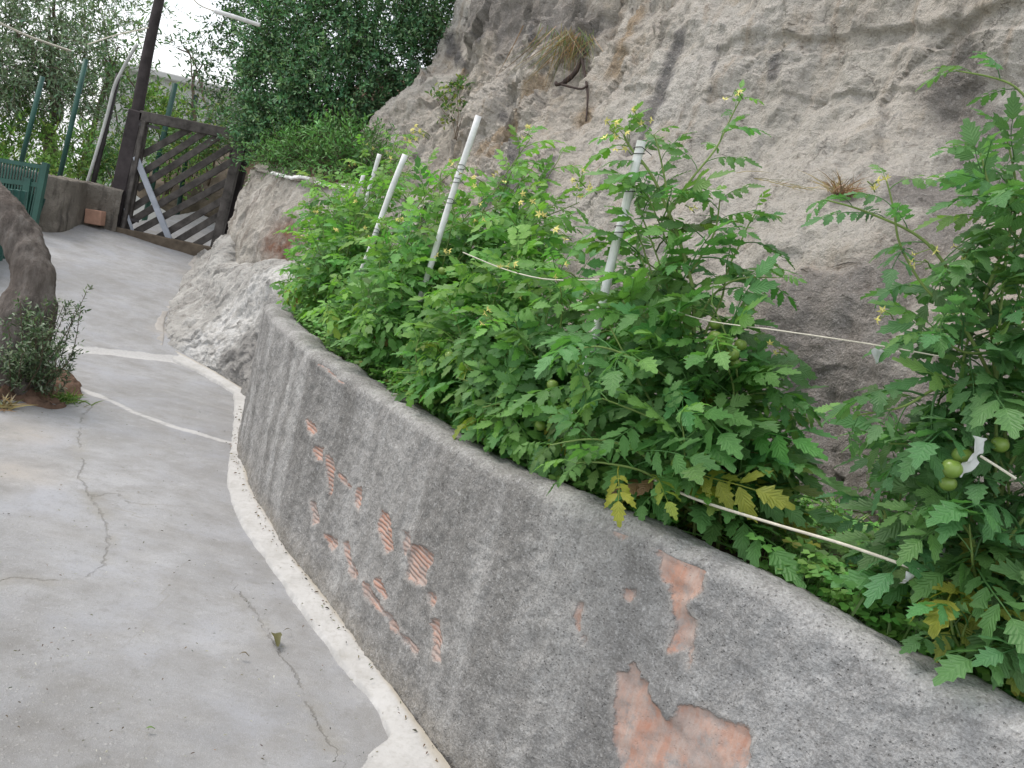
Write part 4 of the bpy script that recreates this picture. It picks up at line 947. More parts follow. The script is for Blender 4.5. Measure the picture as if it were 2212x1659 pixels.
# ------------------------------------------------------------------ leaning trunk, its shrub and planting pocket
def leaning_tree():
    b = at_g(58, 850); y = b[1]
    root = tag(empty('leaning_tree', b), 'thick leaning bare brown trunk at the left edge of the path', 'tree'); L = tuple(root.location)
    pts = [at(18, 925, y), at(24, 840, y), at(34, 765, y), at(53, 690, y), at(70, 628, y + .03), at(67, 572, y + .06), at(46, 518, y + .1), at(14, 464, y + .14), at(-28, 415, y + .18), at(-95, 360, y + .2), at(-210, 300, y + .2)]
    n = 110; P = cr(np.array(pts), n); r = np.interp(np.linspace(0, 1, n), [0, .1, .2, .3, .4, .5, .7, 1], [.24, .2, .178, .148, .118, .104, .098, .085])
    mb = MB(); mb.tube(P, r, 40)
    V = mb.V[0]; ax = V[:n * 40].reshape(n, 40, 3); c = ax.mean(1, keepdims=True); dd = unit(ax - c)
    Q = ax.reshape(-1, 3); lw = np.stack([Q[:, 0] * 7, Q[:, 1] * 7, Q[:, 2] * 1.6], 1)
    ax = ax + dd * (.022 * fbm(Q, 4, 3, 1) + 0.009 * ridged(lw * np.array([1.6, 1.6, .7]), 1.6, 5, 2) + .005 * ridged(lw, 6, 3, 5)).reshape(n, 40, 1)
    V[:n * 40] = ax.reshape(-1, 3)
    t = NT('furrowed_bark'); o = t.obj()
    c = t.ramp(t.noise(t.mapv(o, (9, 9, 2)), 2, 6, .7), [(.3, (.072, .061, .054)), (.5, (.15, .13, .115)), (.72, (.24, .218, .197))])
    c = t.mix(t.ramp(t.noise(o, 3, 3), [(.45, 0), (.65, .5)]), c, (.12, .095, .08))
    t.bsdf(c, .95, t.bump(t.noise(t.mapv(o, (1, 1, .3)), 30, 6, .7), 1.0, .03), .1)
    o = mb.build('trunk', t.m, root, loc=L); o.location = (0, 0, 0)
    return y
TY = leaning_tree()
def pocket():
    c = at_g(60, 850)[:2]; n = 140; m = 34; V = []; ang = np.linspace(0, 2 * pi, n, endpoint=False)
    rim = g2([(180, 842), (165, 868), (140, 886), (95, 880), (40, 868), (-30, 866), (-120, 860), (-150, 820), (-60, 790), (40, 795), (110, 800), (160, 818)])
    rim = cr(np.vstack([rim, rim[:1]]), n + 1)[:-1]; rim = rim + .035 * np.stack([fbm(np.c_[rim, rim[:, :1] * 0], 6, 3, 1), fbm(np.c_[rim, rim[:, :1] * 0], 6, 3, 2)], 1); cc = rim.mean(0)
    for f in np.linspace(1, 0, m):
        p = cc + (rim - cc) * f; z = ground_z(p[:, 0], p[:, 1]) + .02 + .035 * (1 - f ** 2.2) + .03 * fbm(np.c_[p, p[:, :1] * 0], 8, 5, 3, .65) * (1 if f < 1 else 0) - (.03 if f == 1 else 0)
        V.append(np.c_[p, z])
    F = gridF(m, n); w = np.arange(m - 1)[:, None] * n; F2 = np.stack([w + n - 1, w, w + n, w + 2 * n - 1], -1).reshape(-1, 4)
    mb = MB(); mb.add(np.array(V).reshape(-1, 3), np.vstack([F, F2])); tag(mb.build('planting_soil', simple_mat('red_brown_soil', (.12, .075, .052), .95, .55, 14, bump=1.0, bsc=55)), kind='structure')
pocket()
def trunk_shrub():
    b = at_g(75, 856); root = tag(empty('privet_shrub', b), 'small leaved dark shrub at the foot of the leaning trunk', 'shrub'); L = tuple(root.location); ml, mt = MB(), MB()
    y = b[1]
    for k in range(40):
        X = rng.normal(62, 44); top = rng.uniform(640, 800) + max(0, abs(X - 70) - 60) * .6; X2 = X + rng.normal(12, 18)
        dy = rng.uniform(-.28, .12)
        p0 = at(62 + (X - 62) * .45, 852, y) + np.array([0, dy * .4, 0]); p2 = at(X2, top, y + dy - .12); p1 = (p0 + p2) / 2 + rng.normal(size=3) * .025
        P = limb(mt, [p0, p1, p2], .0042, .0018, 12, .008, 5, k)
        d = np.gradient(P, axis=0)
        j = np.repeat(np.arange(3, 12), 3); pp = P[j] + rng.normal(size=(len(j), 3)) * .012
        sprigs(ml, None, pp, d[j] + rng.normal(size=(len(j), 3)) * .03, .05, 3, .034, (.085, .135, .065), .35, (.28, .33, .24), .25, .75)
    # one long spray to the right
    for pts in ([(110, 800), (130, 740), (160, 690), (188, 628)], [(95, 800), (120, 720), (150, 660)], [(100, 830), (140, 790), (158, 765)], [(85, 770), (112, 690), (122, 655)], [(120, 850), (140, 830), (150, 800)]):
        P = limb(mt, [at(x, yy, y - .12) for x, yy in pts], .0035, .0012, 16, .005, 5, 9); d = np.gradient(P, axis=0); j = np.repeat(np.arange(2, 16), 2)
        sprigs(ml, None, P[j], d[j], .035, 2, .034, (.075, .105, .06), .3, (.26, .3, .22), .3, .7)
    for par, mb, m in (('foliage', ml, M_SMALL), ('stem', mt, M_TWIG)):
        o = mb.build(par, m, root, loc=L); o.location = (0, 0, 0)
trunk_shrub()
def tuft(name, label, cat, base, n, h, spread, tint, w=.004, alt=None, pa=0, kind=None, lean=(0, 0, 0), mat=M_SMALL):
    base = np.asarray(base, float); mb = MB()
    k = n if np.ndim(base) == 1 else len(base); B = np.broadcast_to(base, (k, 3)) + rng.normal(size=(k, 3)) * np.array([spread, spread, 0]) * .4
    d = unit(rng.normal(size=(k, 3)) * np.array([1, 1, .0]) * .8 + np.array([0, 0, 1.2]) + np.array(lean)); hh = h * rng.uniform(.5, 1.2, k)
    y = unit(np.cross(d, rng.normal(size=(k, 3)))); dr = d * np.array([1, 1, 0])
    rows = []
    for f, ww in ((0, 1), (.35, .95), (.7, .65), (1, .06)):
        p = B + d * (hh * f)[:, None] + dr * (hh * f * f * .7)[:, None] - np.array([0, 0, 1]) * (hh * f * f * .25)[:, None]
        rows += [p - y * w * ww, p + y * w * ww]
    V = np.stack(rows, 1).reshape(-1, 3); i = np.arange(k)[:, None, None] * 8; F = (i + np.array([[0, 1, 3, 2], [2, 3, 5, 4], [4, 5, 7, 6]])[None]).reshape(-1, 4)
    mb.add(V, F, tint=np.repeat(np.c_[tints(k, tint, .25, .15, alt, pa), np.ones(k)], 8, 0))
    o = mb.build(name, mat); return tag(o, label, cat, kind=kind)
tuft('grass_tuft', 'bright green grass tuft at the corner of the soil by the trunk', 'grass', at_g(140, 866), 160, .085, .12, (.13, .22, .05), .004, (.3, .28, .12), .12)
tuft('dry_tuft', 'pale dried weed at the left edge beside the soil', 'dry weed', at_g(6, 882), 60, .1, .07, (.34, .26, .15), .005)

# ------------------------------------------------------------------ tomato leaves
def leaflet(seg, L, ang, org, drp, wid=.44, fold=.22, teeth=.22):
    """one lobed leaflet: rows of left / midrib / right points; returns V, F, uv"""
    t = np.linspace(0, 1, seg + 1); w = wid * np.sin(pi * np.clip(t, 0, 1) ** .72) ** .9 * .5 * L; w[0] = .012 * L; w[-1] = .004
    k = np.arange(seg + 1); lob = 1 + teeth * np.where(k % 2 == 1, 1, -1) * (t < .93) * (t > .05); w = w * lob
    fw = .07 * L * np.where(k % 2 == 1, 1, -.2) * (t < .95)
    tw = (ang * 1.7 + L * 13.0) % 1.0 - .5
    m = np.stack([t * L, .12 * tw * L * t * t, -(.22 + .25 * tw) * L * t ** 2.2 + .02 * L * np.sin(t * 9 + ang * 3)], 1)
    l = m + np.stack([fw, w, fold * w - .25 * w * t], 1); r = m + np.stack([fw, -w, fold * w - .25 * w * t], 1)
    V = np.stack([l, m, r], 1).reshape(-1, 3); uv = np.stack([np.stack([t, t * 0 + 1], 1), np.stack([t, t * 0], 1), np.stack([t, t * 0 - 1], 1)], 1).reshape(-1, 2)
    ca, sa = cos(ang), sin(ang); cdp, sdp = cos(drp), sin(drp)
    Rx = np.array([[cdp, 0, sdp], [0, 1, 0], [-sdp, 0, cdp]]); Rz = np.array([[ca, -sa, 0], [sa, ca, 0], [0, 0, 1]])
    V = V @ (Rz @ Rx).T + org
    i = np.arange(seg)[:, None] * 3; F = np.concatenate([i + np.array([[3, 4, 1, 0]]), i + np.array([[4, 5, 2, 1]])])
    return V, F, uv
def compound(seed, seg, droop=.5, pairs=3):
    r = np.random.default_rng(seed); Vs, Fs, Us = [], [], []; n = 0
    rach = lambda t: np.array([t, .03 * sin(t * 5 + seed), .22 * t - droop * t * t])
    sl = lambda t: -math.atan(.22 - 2 * droop * t)
    def put(v, f, u):
        nonlocal n; Vs.append(v); Fs.append(f + n); Us.append(u); n += len(v)
    P = np.array([rach(t) for t in np.linspace(0, 1, 7)]); mb = MB(); mb.tube(P, np.linspace(.016, .007, 7), 4, cap=False)
    put(mb.V[0], mb.F[0], np.tile([.01, 0.5], (len(mb.V[0]), 1)))
    put(*leaflet(seg + 1, .48 * r.uniform(.9, 1.1), 0, rach(.98), sl(.98) * .8, .54))
    for t, L in ((.36, .28), (.58, .38), (.8, .40))[3 - pairs:]:
        for sgn in (1, -1):
            a = sgn * r.uniform(.85, 1.15) * (1.15 - .25 * t); tt = t + r.uniform(-.03, .03)
            o = rach(tt) + np.array([cos(a), sin(a), 0]) * .035
            put(*leaflet(seg, L * r.uniform(.8, 1.15), a, o, sl(tt) * .5 + r.uniform(-.1, .6), r.uniform(.43, .58), r.uniform(.05, .4), .2))
    if seg > 4:
        for t in (.47, .69):
            for sgn in (1, -1): put(*leaflet(4, .10 * r.uniform(.6, 1.3), sgn * 1.25, rach(t), .2, .6))
    return np.vstack(Vs), np.vstack(Fs), np.vstack(Us)
T_NEAR = [compound(s, 9, d) for s, d in ((1, .35), (2, .5), (3, .68), (4, .45), (11, .3), (12, .85), (13, .6))]
T_MID = [compound(s, 6, d) for s, d in ((5, .35), (6, .55), (7, .7), (14, .45), (15, .85))]
T_FAR = [compound(s, 4, d) for s, d in ((8, .4), (9, .6), (10, .7))]
def put_leaves(mb, tmpl, P, D, U, size, tint):
    w = rng.integers(0, len(tmpl), len(P))
    for k, (V, F, uv) in enumerate(tmpl):
        s = w == k
        if s.any(): inst(mb, V, F, frames(D[s], U[s], size[s]), P[s], tint[s], 0, uv)
def shoot_leaves(mb, tmpl, P, n, size, tint, old, yellow=.06, taper=.55, start=.12, biasdir=None, zlow=1.08, over=-.03):
    """leaves along a shoot; P sampled points, leaves alternate in a spiral and arch over"""
    m = len(P); f = np.linspace(start, .985, n) + rng.normal(size=n) * .01; f = np.clip(f, 0, 1); i = f * (m - 1)
    Q = np.stack([np.interp(i, np.arange(m), P[:, a]) for a in range(3)], 1); T = unit(np.gradient(P, axis=0))[np.clip(i.astype(int), 0, m - 1)]
    a = np.arange(n) * 2.4 + rng.uniform(0, 6.28) + rng.normal(size=n) * .35
    s1 = unit(np.cross(T, np.array([.13, .21, .97]) + 0 * T)); s2 = np.cross(T, s1); o = s1 * np.cos(a)[:, None] + s2 * np.sin(a)[:, None]
    o = o * np.array([1, 1, .55])
    if biasdir is not None: o = o + np.asarray(biasdir)
    D = unit(o * (1 - .35 * f[:, None]) + T * (.25 + .55 * f[:, None]) + np.array([0, 0, -.05]) + rng.normal(size=(n, 3)) * .12)
    sz = size * (1 - taper * f ** 1.6) * rng.uniform(.75, 1.2, n)
    tip = Q + D * sz[:, None]; dl = tip[:, None, :2] - WL[None]; jw = np.argmin((dl ** 2).sum(-1), 1); Nw = -WN[jw]; out = (dl[np.arange(n), jw] * Nw).sum(1)
    bad = (out > over) & (tip[:, 2] < 1.3); ov = np.minimum(out - over, .3) / sz      # leaves turn back over the bed
    D[bad, :2] -= Nw[bad] * ov[bad, None] * 1.5; D = unit(D)
    U = unit(np.array([0, 0, 1.0]) + T * .2 + rng.normal(size=(n, 3)) * .28 + np.array([-.42, -.34, 0]))
    jw2 = jw; tp = Q + D * sz[:, None]; keep = ~((tp[:, 2] - .32 * sz < WZ[jw2] + .01) & (out > -WT - .12)) if over < .1 else np.ones(n, bool)
    Q, D, U, sz, f, T = Q[keep], D[keep], U[keep], sz[keep], f[keep], T[keep]; n = len(Q)
    c = tints(n, tint, .17, .10); y = (rng.random(n) < yellow * 2.2) & (Q[:, 2] < zlow); yl = rng.uniform(.15, .8, (n, 1)); c = np.where(y[:, None], c * (1 - yl) + np.array([.42, .40, .05]) * yl, c); y2 = (rng.random(n) < .05) & (Q[:, 2] < zlow - .02); c[y2] = np.array([.26, .16, .08]) * rng.uniform(.6, 1.2, (y2.sum(), 1)); sz = np.where(y2, sz * .6, sz)
    c = np.where((f > .82)[:, None], c * np.array([1.35, 1.22, 1.0]), c)
    put_leaves(mb, tmpl, Q, D, U, sz, np.clip(c, .01, .8))
    return Q, D
M_CALYX = M_STEM
def flower_truss(root, L, p, d, n=4, s=.016):
    s = s * .72
    mb = MB(); mi_stem = 1; P = np.array([p, p + unit(d) * .03, p + unit(d) * .06 + np.array([0, 0, -.008])]); mb.tube(P, .0016, 4, mi=1)
    for k in range(n):
        c = P[-1] + rng.normal(size=3) * .016; ax = unit(rng.normal(size=3) + np.array([-.3, -.6, -.4])); x = unit(np.cross(ax, [.2, .5, .8])); y = np.cross(ax, x)
        mb.tube(np.array([P[1 + k % 2], (P[1] + c) / 2, c]), .0011, 4, mi=1)
        for j in range(5):
            a = j * 2 * pi / 5; u = x * cos(a) + y * sin(a); v = -x * sin(a) + y * cos(a)
            mb.add([c, c + u * s * .5 + v * s * .26 + ax * s * .1, c + u * s * 1.15 - ax * s * .3, c + u * s * .5 - v * s * .26 + ax * s * .1], np.array([[0, 1, 2, 3]]), 0)
        mb.tube(np.array([c, c + ax * s * .75]), np.array([s * .16, s * .04]), 5, mi=0)
    o = mb.build('flower', [M_FLOWER, M_STEM], root, loc=L); o.location = (0, 0, 0)
def fruit(root, L, c, r):
    mb = MB(); n0 = mb.sphere(c, r, 16, 11, (1, 1, .92)); V = mb.V[0]; dv = (V - c); V -= np.array([0, 0, 1]) * (np.exp(-((dv[:, :2] ** 2).sum(1)) / (r * .3) ** 2) * (dv[:, 2] > 0) * r * .16)[:, None]
    o = mb.build('tomato', M_FRUIT, root, loc=L); o.location = (0, 0, 0)
    k = MB()
    for j in range(5):
        a = j * 2 * pi / 5 + c[0] * 50; u = np.array([cos(a), sin(a), 0]); v = np.array([-sin(a), cos(a), 0]); t = np.asarray(c) + np.array([0, 0, r * .8])
        k.add([t, t + u * r * .45 + v * r * .13 + np.array([0, 0, .1 * r]), t + u * r * .95 - np.array([0, 0, .2 * r]), t + u * r * .45 - v * r * .13 + np.array([0, 0, .1 * r])], np.array([[0, 1, 2, 3]]))
    k.tube(np.array([t, t + np.array([.2 * r, 0, r * .7])]), r * .09, 5)
    c2 = k.build('calyx', M_STEM, o, loc=(0, 0, 0)); c2.location = (0, 0, 0)
ROWD = []
def tomato(label, base, shoots, detail, size, tint, yellow=.06, flowers=(), fruits=(), auto=None, dens=1.0, over=-.03):
    """base world point; shoots: pixel/depth polylines; auto: list of (X, Y, depth, rx, rz, count) volumes the plant fills"""
    base = np.asarray(base, float); root = tag(empty('tomato_plant', base), label, 'tomato plant', 'tomato plants in the raised bed'); L = tuple(base); ml, ms = MB(), MB()
    tm = {2: T_NEAR, 1: T_MID, 0: T_FAR}[detail]; sd = 7 if detail == 2 else 5; tips = []
    for i, (pts, n, sc) in enumerate(shoots):
        P = cr(np.array([at(*p) if len(p) == 3 and p[2] < 90 and not isinstance(p, np.ndarray) else p for p in pts]), 30)
        P = P + .012 * np.stack([fbm(P, 5, 2, i + 4), fbm(P, 5, 2, i + 5), 0 * P[:, 0]], 1)
        ms.tube(P, np.linspace(.0075, .003, 30) if i == 0 else np.linspace(.0042, .0016, 30), sd); Q, D = shoot_leaves(ml, tm, P, int(n * dens), size * sc, tint, True, yellow, over=over if i in (10, 11) or over < 0 else .02); tips.append(P)
    for (X, Y, dep, rx, rz, cnt) in (auto or ()):
        c = at(X, Y, dep)
        for k in range(cnt):
            u = unit(rng.normal(size=3)) * rng.random() ** .4; e = c + u * np.array([rx, rx * .7, rz])
            s = base + rng.normal(size=3) * np.array([.05, .05, 0]); mid = s * .45 + e * .55 + np.array([0, 0, .1]) + rng.normal(size=3) * .06
            P = cr(np.array([s, s * .75 + mid * .25 + np.array([0, 0, .07]), mid, e]), 22)
            ms.tube(P, np.linspace(.0055, .0018, 22), sd); shoot_leaves(ml, tm, P, int(14 * dens), size, tint, True, yellow, .38, .24, over=min(over, -.05)); tips.append(P)
    for par, mb, m in (('foliage', ml, M_LEAF), ('stem', ms, M_STEM)):
        o = mb.build(par, m, root, loc=L); o.location = (0, 0, 0)
    for (X, Y, dep, n, s) in flowers: flower_truss(root, L, at(X, Y, dep), np.array([-.4, -.5, .2]), n, s)
    for (X, Y, dep, r) in fruits: fruit(root, L, at(X, Y, dep) - base if False else at(X, Y, dep), r)
    # fruits were built in world space: shift them with the plant
    return root
G1, G2, G3 = (.122, .28, .08), (.132, .305, .075), (.142, .318, .075)
GR = (.108, .242, .085)
zb = lambda X, Y: at_z(X, Y, .87)
# nearest plant, leaning in from the right edge
tomato('tall tomato plant at the right edge reaching highest, with a rag tied to its stake', zb(2095, 1440),
       [([(2090, 1460, 1.84), (2130, 1250, 1.86), (2175, 1010, 1.88), (2145, 820, 1.9), (2130, 640, 1.92)], 17, 1.0),
        ([(2145, 820, 1.9), (2080, 700, 1.9), (1985, 610, 1.93), (1930, 460, 1.95), (1905, 385, 1.96)], 10, .62),
        ([(2080, 640, 1.92), (1990, 520, 1.95), (1880, 460, 1.97), (1790, 432, 1.98)], 9, .55),
        ([(2150, 830, 1.9), (2040, 835, 1.86), (1960, 880, 1.85), (1860, 900, 1.84)], 8, .85),
        ([(2130, 650, 1.92), (2185, 500, 1.93), (2200, 380, 1.95), (2165, 270, 1.96)], 11, .75),
        ([(2200, 480, 1.93), (2240, 300, 1.95), (2190, 190, 1.98), (2060, 150, 2.0)], 9, .55),
        ([(2180, 1010, 1.86), (2240, 850, 1.85), (2260, 640, 1.86), (2250, 500, 1.88)], 11, .95),
        ([(2130, 1250, 1.84), (2080, 1150, 1.8), (2040, 1100, 1.78), (2010, 1090, 1.77)], 7, .75),
        ([(2110, 1400, 1.82), (2170, 1330, 1.76), (2230, 1260, 1.74)], 9, .95),
        ([(2150, 1060, 1.85), (2080, 960, 1.86), (2010, 960, 1.87), (1930, 960, 1.88)], 8, .9),
        ([(2160, 1200, 1.8), (2230, 1100, 1.76), (2280, 980, 1.74)], 9, 1.0),
        ([(2100, 1430, 1.8), (2080, 1400, 1.74), (2110, 1330, 1.7)], 7, .9),
        ([(2190, 1430, 1.72), (2240, 1420, 1.66), (2290, 1380, 1.62)], 9, 1.0),
        ([(2100, 1440, 1.78), (2070, 1380, 1.72), (2060, 1310, 1.7)], 7, .75), ([(2140, 1300, 1.82), (2110, 1220, 1.76), (2095, 1130, 1.74)], 9, .85),
        ([(2160, 900, 1.9), (2210, 760, 1.88), (2200, 620, 1.88)], 11, .9), ([(2150, 760, 1.9), (2080, 760, 1.88), (2020, 720, 1.88)], 8, .75),
        ([(2170, 560, 1.94), (2120, 520, 1.94), (2080, 590, 1.93)], 7, .7), ([(2200, 460, 1.93), (2150, 420, 1.95), (2110, 330, 1.96)], 8, .65)],
       2, .22, GR, .10, [(1890, 415, 1.93, 3, .014), (2025, 548, 1.9, 2, .015), (1930, 690, 1.88, 2, .014), (2010, 580, 1.9, 2, .012), (2090, 560, 1.92, 2, .012)],
       [(2056, 1012, 1.74, .021), (2078, 985, 1.76, .02), (2048, 1044, 1.75, .017), (2160, 960, 1.8, .018)],
       [(2135, 620, 1.96, .08, .16, 3), (2170, 860, 1.92, .09, .14, 3), (2200, 1120, 1.86, .08, .1, 2), (2190, 420, 1.98, .08, .1, 2)])
tomato('small tomato seedling on the dark rock left of the edge plant', zb(1915, 1250),
       [([zb(1915, 1250), (1925, 1180, 2.1), (1900, 1090, 2.12), (1870, 1040, 2.13)], 7, .8), ([zb(1915, 1250), (1930, 1180, 2.1), (1950, 1080, 2.1), (1960, 1030, 2.1)], 5, .6)], 2, .17, GR, .0)
# the big plant with a white stake
tomato('big broad tomato plant in mid bed with green fruit and a yellow leaf', zb(1530, 1160),
       [([(1525, 1150, 2.42), (1510, 950, 2.45), (1505, 750, 2.48), (1480, 560, 2.52), (1420, 400, 2.56), (1360, 320, 2.6), (1345, 290, 2.6)], 22, .85),
        ([(1500, 760, 2.48), (1560, 640, 2.5), (1600, 520, 2.53), (1640, 460, 2.55)], 11, .7),
        ([(1440, 470, 2.54), (1500, 380, 2.56), (1560, 300, 2.58), (1600, 215, 2.6)], 11, .55),
        ([(1460, 520, 2.54), (1430, 380, 2.55), (1410, 290, 2.57)], 8, .6),
        ([(1500, 700, 2.48), (1580, 610, 2.47), (1680, 600, 2.47)], 8, .7),
        ([(1480, 600, 2.52), (1540, 500, 2.5), (1560, 420, 2.5)], 8, .7),
        ([(1510, 900, 2.42), (1600, 860, 2.38), (1665, 850, 2.37), (1690, 870, 2.36)], 9, .85),
        ([(1515, 1000, 2.38), (1600, 960, 2.35), (1645, 940, 2.35)], 8, .85),
        ([(1510, 860, 2.42), (1400, 790, 2.36), (1300, 750, 2.34), (1220, 760, 2.33)], 11, 1.0),
        ([(1500, 960, 2.38), (1400, 900, 2.3), (1300, 860, 2.28)], 10, 1.0),
        ([(1500, 1080, 2.34), (1400, 990, 2.28), (1300, 950, 2.26), (1190, 960, 2.26)], 10, .8),
        ([(1500, 1110, 2.32), (1410, 1030, 2.24), (1310, 1000, 2.18), (1250, 1000, 2.16)], 9, .75),
        ([(1515, 1080, 2.34), (1600, 1020, 2.3), (1660, 1000, 2.3)], 9, 1.0), ([(1500, 1100, 2.3), (1480, 980, 2.22), (1460, 900, 2.2)], 9, 1.0)],
       2, .215, G1, .06, [(1340, 300, 2.55, 4, .017), (1395, 275, 2.55, 3, .015), (1605, 215, 2.58, 3, .013), (1365, 335, 2.55, 3, .014), (1265, 405, 2.6, 3, .014), (1245, 600, 2.5, 2, .014), (1700, 770, 2.4, 3, .013), (1500, 460, 2.5, 2, .013)],
       [(1545, 728, 2.36, .019), (1565, 742, 2.35, .020), (1582, 765, 2.35, .019), (1590, 785, 2.36, .014), (1600, 745, 2.38, .017), (1545, 700, 2.4, .016), (1490, 780, 2.36, .015), (1470, 1005, 2.22, .026), (1735, 910, 2.3, .016), (1700, 900, 2.32, .015)],
       [(1470, 800, 2.4, .26, .22, 7), (1540, 920, 2.42, .18, .14, 4), (1380, 620, 2.6, .2, .2, 6), (1400, 470, 2.6, .12, .14, 3)], over=.17)
mid = [('tomato plant between the big broad plant and the tilted stakes', (1190, 990), 2, [(1180, 760, 2.85, .3, .25, 11), (1080, 800, 2.9, .22, .2, 8), (1260, 640, 2.95, .3, .2, 9), (1110, 900, 2.75, .15, .1, 5), (1235, 900, 2.5, .09, .14, 4)], G1, .19, 1.2),
       ('tomato plant beside the low end of the tallest tilted stake', (1060, 925), 1, [(1020, 680, 3.3, .34, .26, 12), (930, 780, 3.25, .24, .18, 8), (1100, 560, 3.4, .33, .26, 11)], G2, .175, 1.3),
       ('tomato plant climbing the tallest tilted stake below the cliff', (940, 860), 1, [(1000, 500, 3.9, .36, .28, 13), (1150, 440, 3.9, .26, .26, 9), (880, 680, 3.7, .3, .24, 10), (1150, 330, 3.9, .12, .1, 3)], G2, .175, 1.3),
       ('tomato plant to the right of the leaning stake in the far bed', (850, 800), 0, [(840, 620, 4.3, .34, .3, 13), (940, 430, 4.6, .36, .26, 12), (760, 690, 4.2, .26, .16, 8)], G3, .165, 1.35),
       ('tomato plant climbing the leaning stake in the far bed', (770, 750), 0, [(760, 560, 5.0, .38, .34, 14), (860, 400, 5.2, .36, .24, 11), (690, 650, 4.9, .2, .14, 7)], G3, .165, 1.35),
       ('tomato plant at the far corner overhanging the wall end', (690, 700), 0, [(690, 590, 5.8, .24, .3, 10), (760, 440, 6.0, .42, .22, 12), (670, 660, 5.5, .14, .1, 5)], G3, .165, 1.35),
       ('farthest tomato plant in front of the stone wall', (690, 660), 0, [(745, 420, 6.5, .4, .24, 12), (850, 330, 6.4, .4, .2, 9), (700, 500, 6.3, .25, .2, 7)], G3, .165, 1.35)]
FL_ = {0: [(1235, 520), (1180, 470), (1120, 590), (1290, 420), (1075, 700)], 1: [(1130, 640), (1150, 440), (1060, 470), (985, 560)], 2: [(925, 300), (1150, 300), (990, 370), (1100, 395), (1050, 400)],
       3: [(880, 480), (905, 310), (930, 295), (820, 520)], 4: [(860, 350), (740, 500), (780, 440), (830, 590)], 5: [(700, 470), (670, 520)], 6: [(770, 360), (820, 330)]}
for k, (lab, b, det, auto, tint, size, dens) in enumerate(mid):
    dep = auto[0][2] - .06
    pb = zb(*b) if zb(*b)[1] < 8 else at(*b, dep)
    # root each plant in the soil under its foliage
    c = at(auto[0][0], auto[0][1], auto[0][2]); j = np.argmin(np.abs(WL[:, 1] - (c[1] - .12))); pb = np.array([WL[j, 0] + WN[j, 0] * .4, WL[j, 1] + WN[j, 1] * .4, WZ[j] - .06])
    fl = [(x, y, auto[0][2] - .25, 3, .016) for x, y in FL_[k]]
    fr = [] if k > 4 else [(auto[0][0] + rng.uniform(-60, 60), auto[0][1] + rng.uniform(60, 160), auto[0][2] - .2, .018) for _ in range(2)]
    tomato(lab, pb, [], det, size, tint, .05, fl, fr, auto, dens)

# ------------------------------------------------------------------ stakes, ties, strings
def stake(label, a, b, r=.014, ties=(), jag=0):
    root = tag(empty('plant_stake', at(*a)), label, 'stake', 'white plant stakes'); L = tuple(root.location)
    A, B = at(*a), at(*b); P = np.linspace(A, B, 14); P = P + .004 * np.stack([fbm(P, 3, 2, 5), fbm(P, 3, 2, 6), 0 * P[:, 0]], 1)
    o = MB().tube(P, r * (1 + .06 * fbm(P, 9, 2, 2)), 10).build('pole', M_STAKE, root, loc=L); o.location = (0, 0, 0)
    ax = unit(B - A); x = unit(np.cross(ax, [.1, 1, .2])); y = np.cross(ax, x)
    for t in ties:
        th = np.linspace(0, 2 * pi * 1.3, 30); c = A + (B - A) * t
        Q = c + (np.cos(th)[:, None] * x + np.sin(th)[:, None] * y) * (r + .003) + ax * np.linspace(-.012, .012, 30)[:, None]
        Q = np.vstack([Q, Q[-1] + np.array([.03, -.03, -.02])])
        o = MB().tube(Q, .0013, 5).build('tie', M_WIRE, root, loc=L); o.location = (0, 0, 0)
stake('tallest tilted white stake standing before the cliff', (905, 650, 3.8), (1034, 250, 3.72), .0135, (.73, .66, .55))
stake('tilted white stake with foliage around it, left of the tallest', (770, 615, 4.55), (876, 334, 4.5), .0145, (.42,))
stake('short thin white stake top left of the tilted one', (785, 455, 5.6), (819, 333, 5.55), .013)
stake('stub of white stake poking out at the far end', (768, 440, 6.1), (786, 378, 6.1), .013)
stake('peeling white stake through the big broad tomato plant', (1212, 1010, 2.62), (1386, 305, 2.60), .0135, (.97, .86, .74))
stake('white stake half hidden in the tomato plant at the right edge', (1975, 1390, 1.86), (2105, 930, 1.93), .0095, (.4,))
def cord(name, label, pts, r, cat='string'):
    P = cr(np.array([at(*p) for p in pts]), 40); th = np.linspace(0, 60, 40)
    return tag(MB().tube(P, r, 7).build(name, M_TWINE), label, cat)
cord('twine', 'thick pale twine stretched over the clover to the edge plant', [(1400, 1030, 2.3), (1500, 1077, 2.16), (1660, 1128, 2.02), (1820, 1175, 1.9), (1985, 1232, 1.78)], .0037)
cord('twine', 'thin pale twine crossing in front of the cliff at mid height', [(1440, 665, 2.4), (1530, 693, 2.3), (1690, 715, 2.15), (1890, 745, 1.98), (2060, 775, 1.85)], .0016)
cord('twine', 'pale twine between the middle tomato plants', [(1000, 545, 3.0), (1080, 578, 2.9), (1150, 598, 2.75), (1210, 605, 2.65), (1300, 604, 2.5)], .0019)
cord('twine', 'short end of twine by the rag at the right edge', [(2118, 985, 1.72), (2150, 1005, 1.7), (2195, 1034, 1.68)], .0028)
def rag(label, pts, dep, seed, group=None):
    pts = np.array([at(x, y, dep) for x, y in pts]); n = 16; G = surf(np.array([[pts[0], pts[1]], [(pts[0] + pts[2]) / 2 + np.array([.0, -.02, 0]), (pts[1] + pts[3]) / 2 + np.array([0, .01, 0])], [pts[2], pts[3]]]), n, n)
    P = G.reshape(-1, 3); P = P + .012 * np.stack([fbm(P, 25, 3, seed), fbm(P, 25, 3, seed + 1), fbm(P, 25, 3, seed + 2)], 1)
    k = MB(); k.add(P, gridF(n, n)); k.add(P + np.array([.002, .004, 0]), gridF(n, n)[:, ::-1]); tag(k.build('rag', M_RAG), label, 'rag', group)
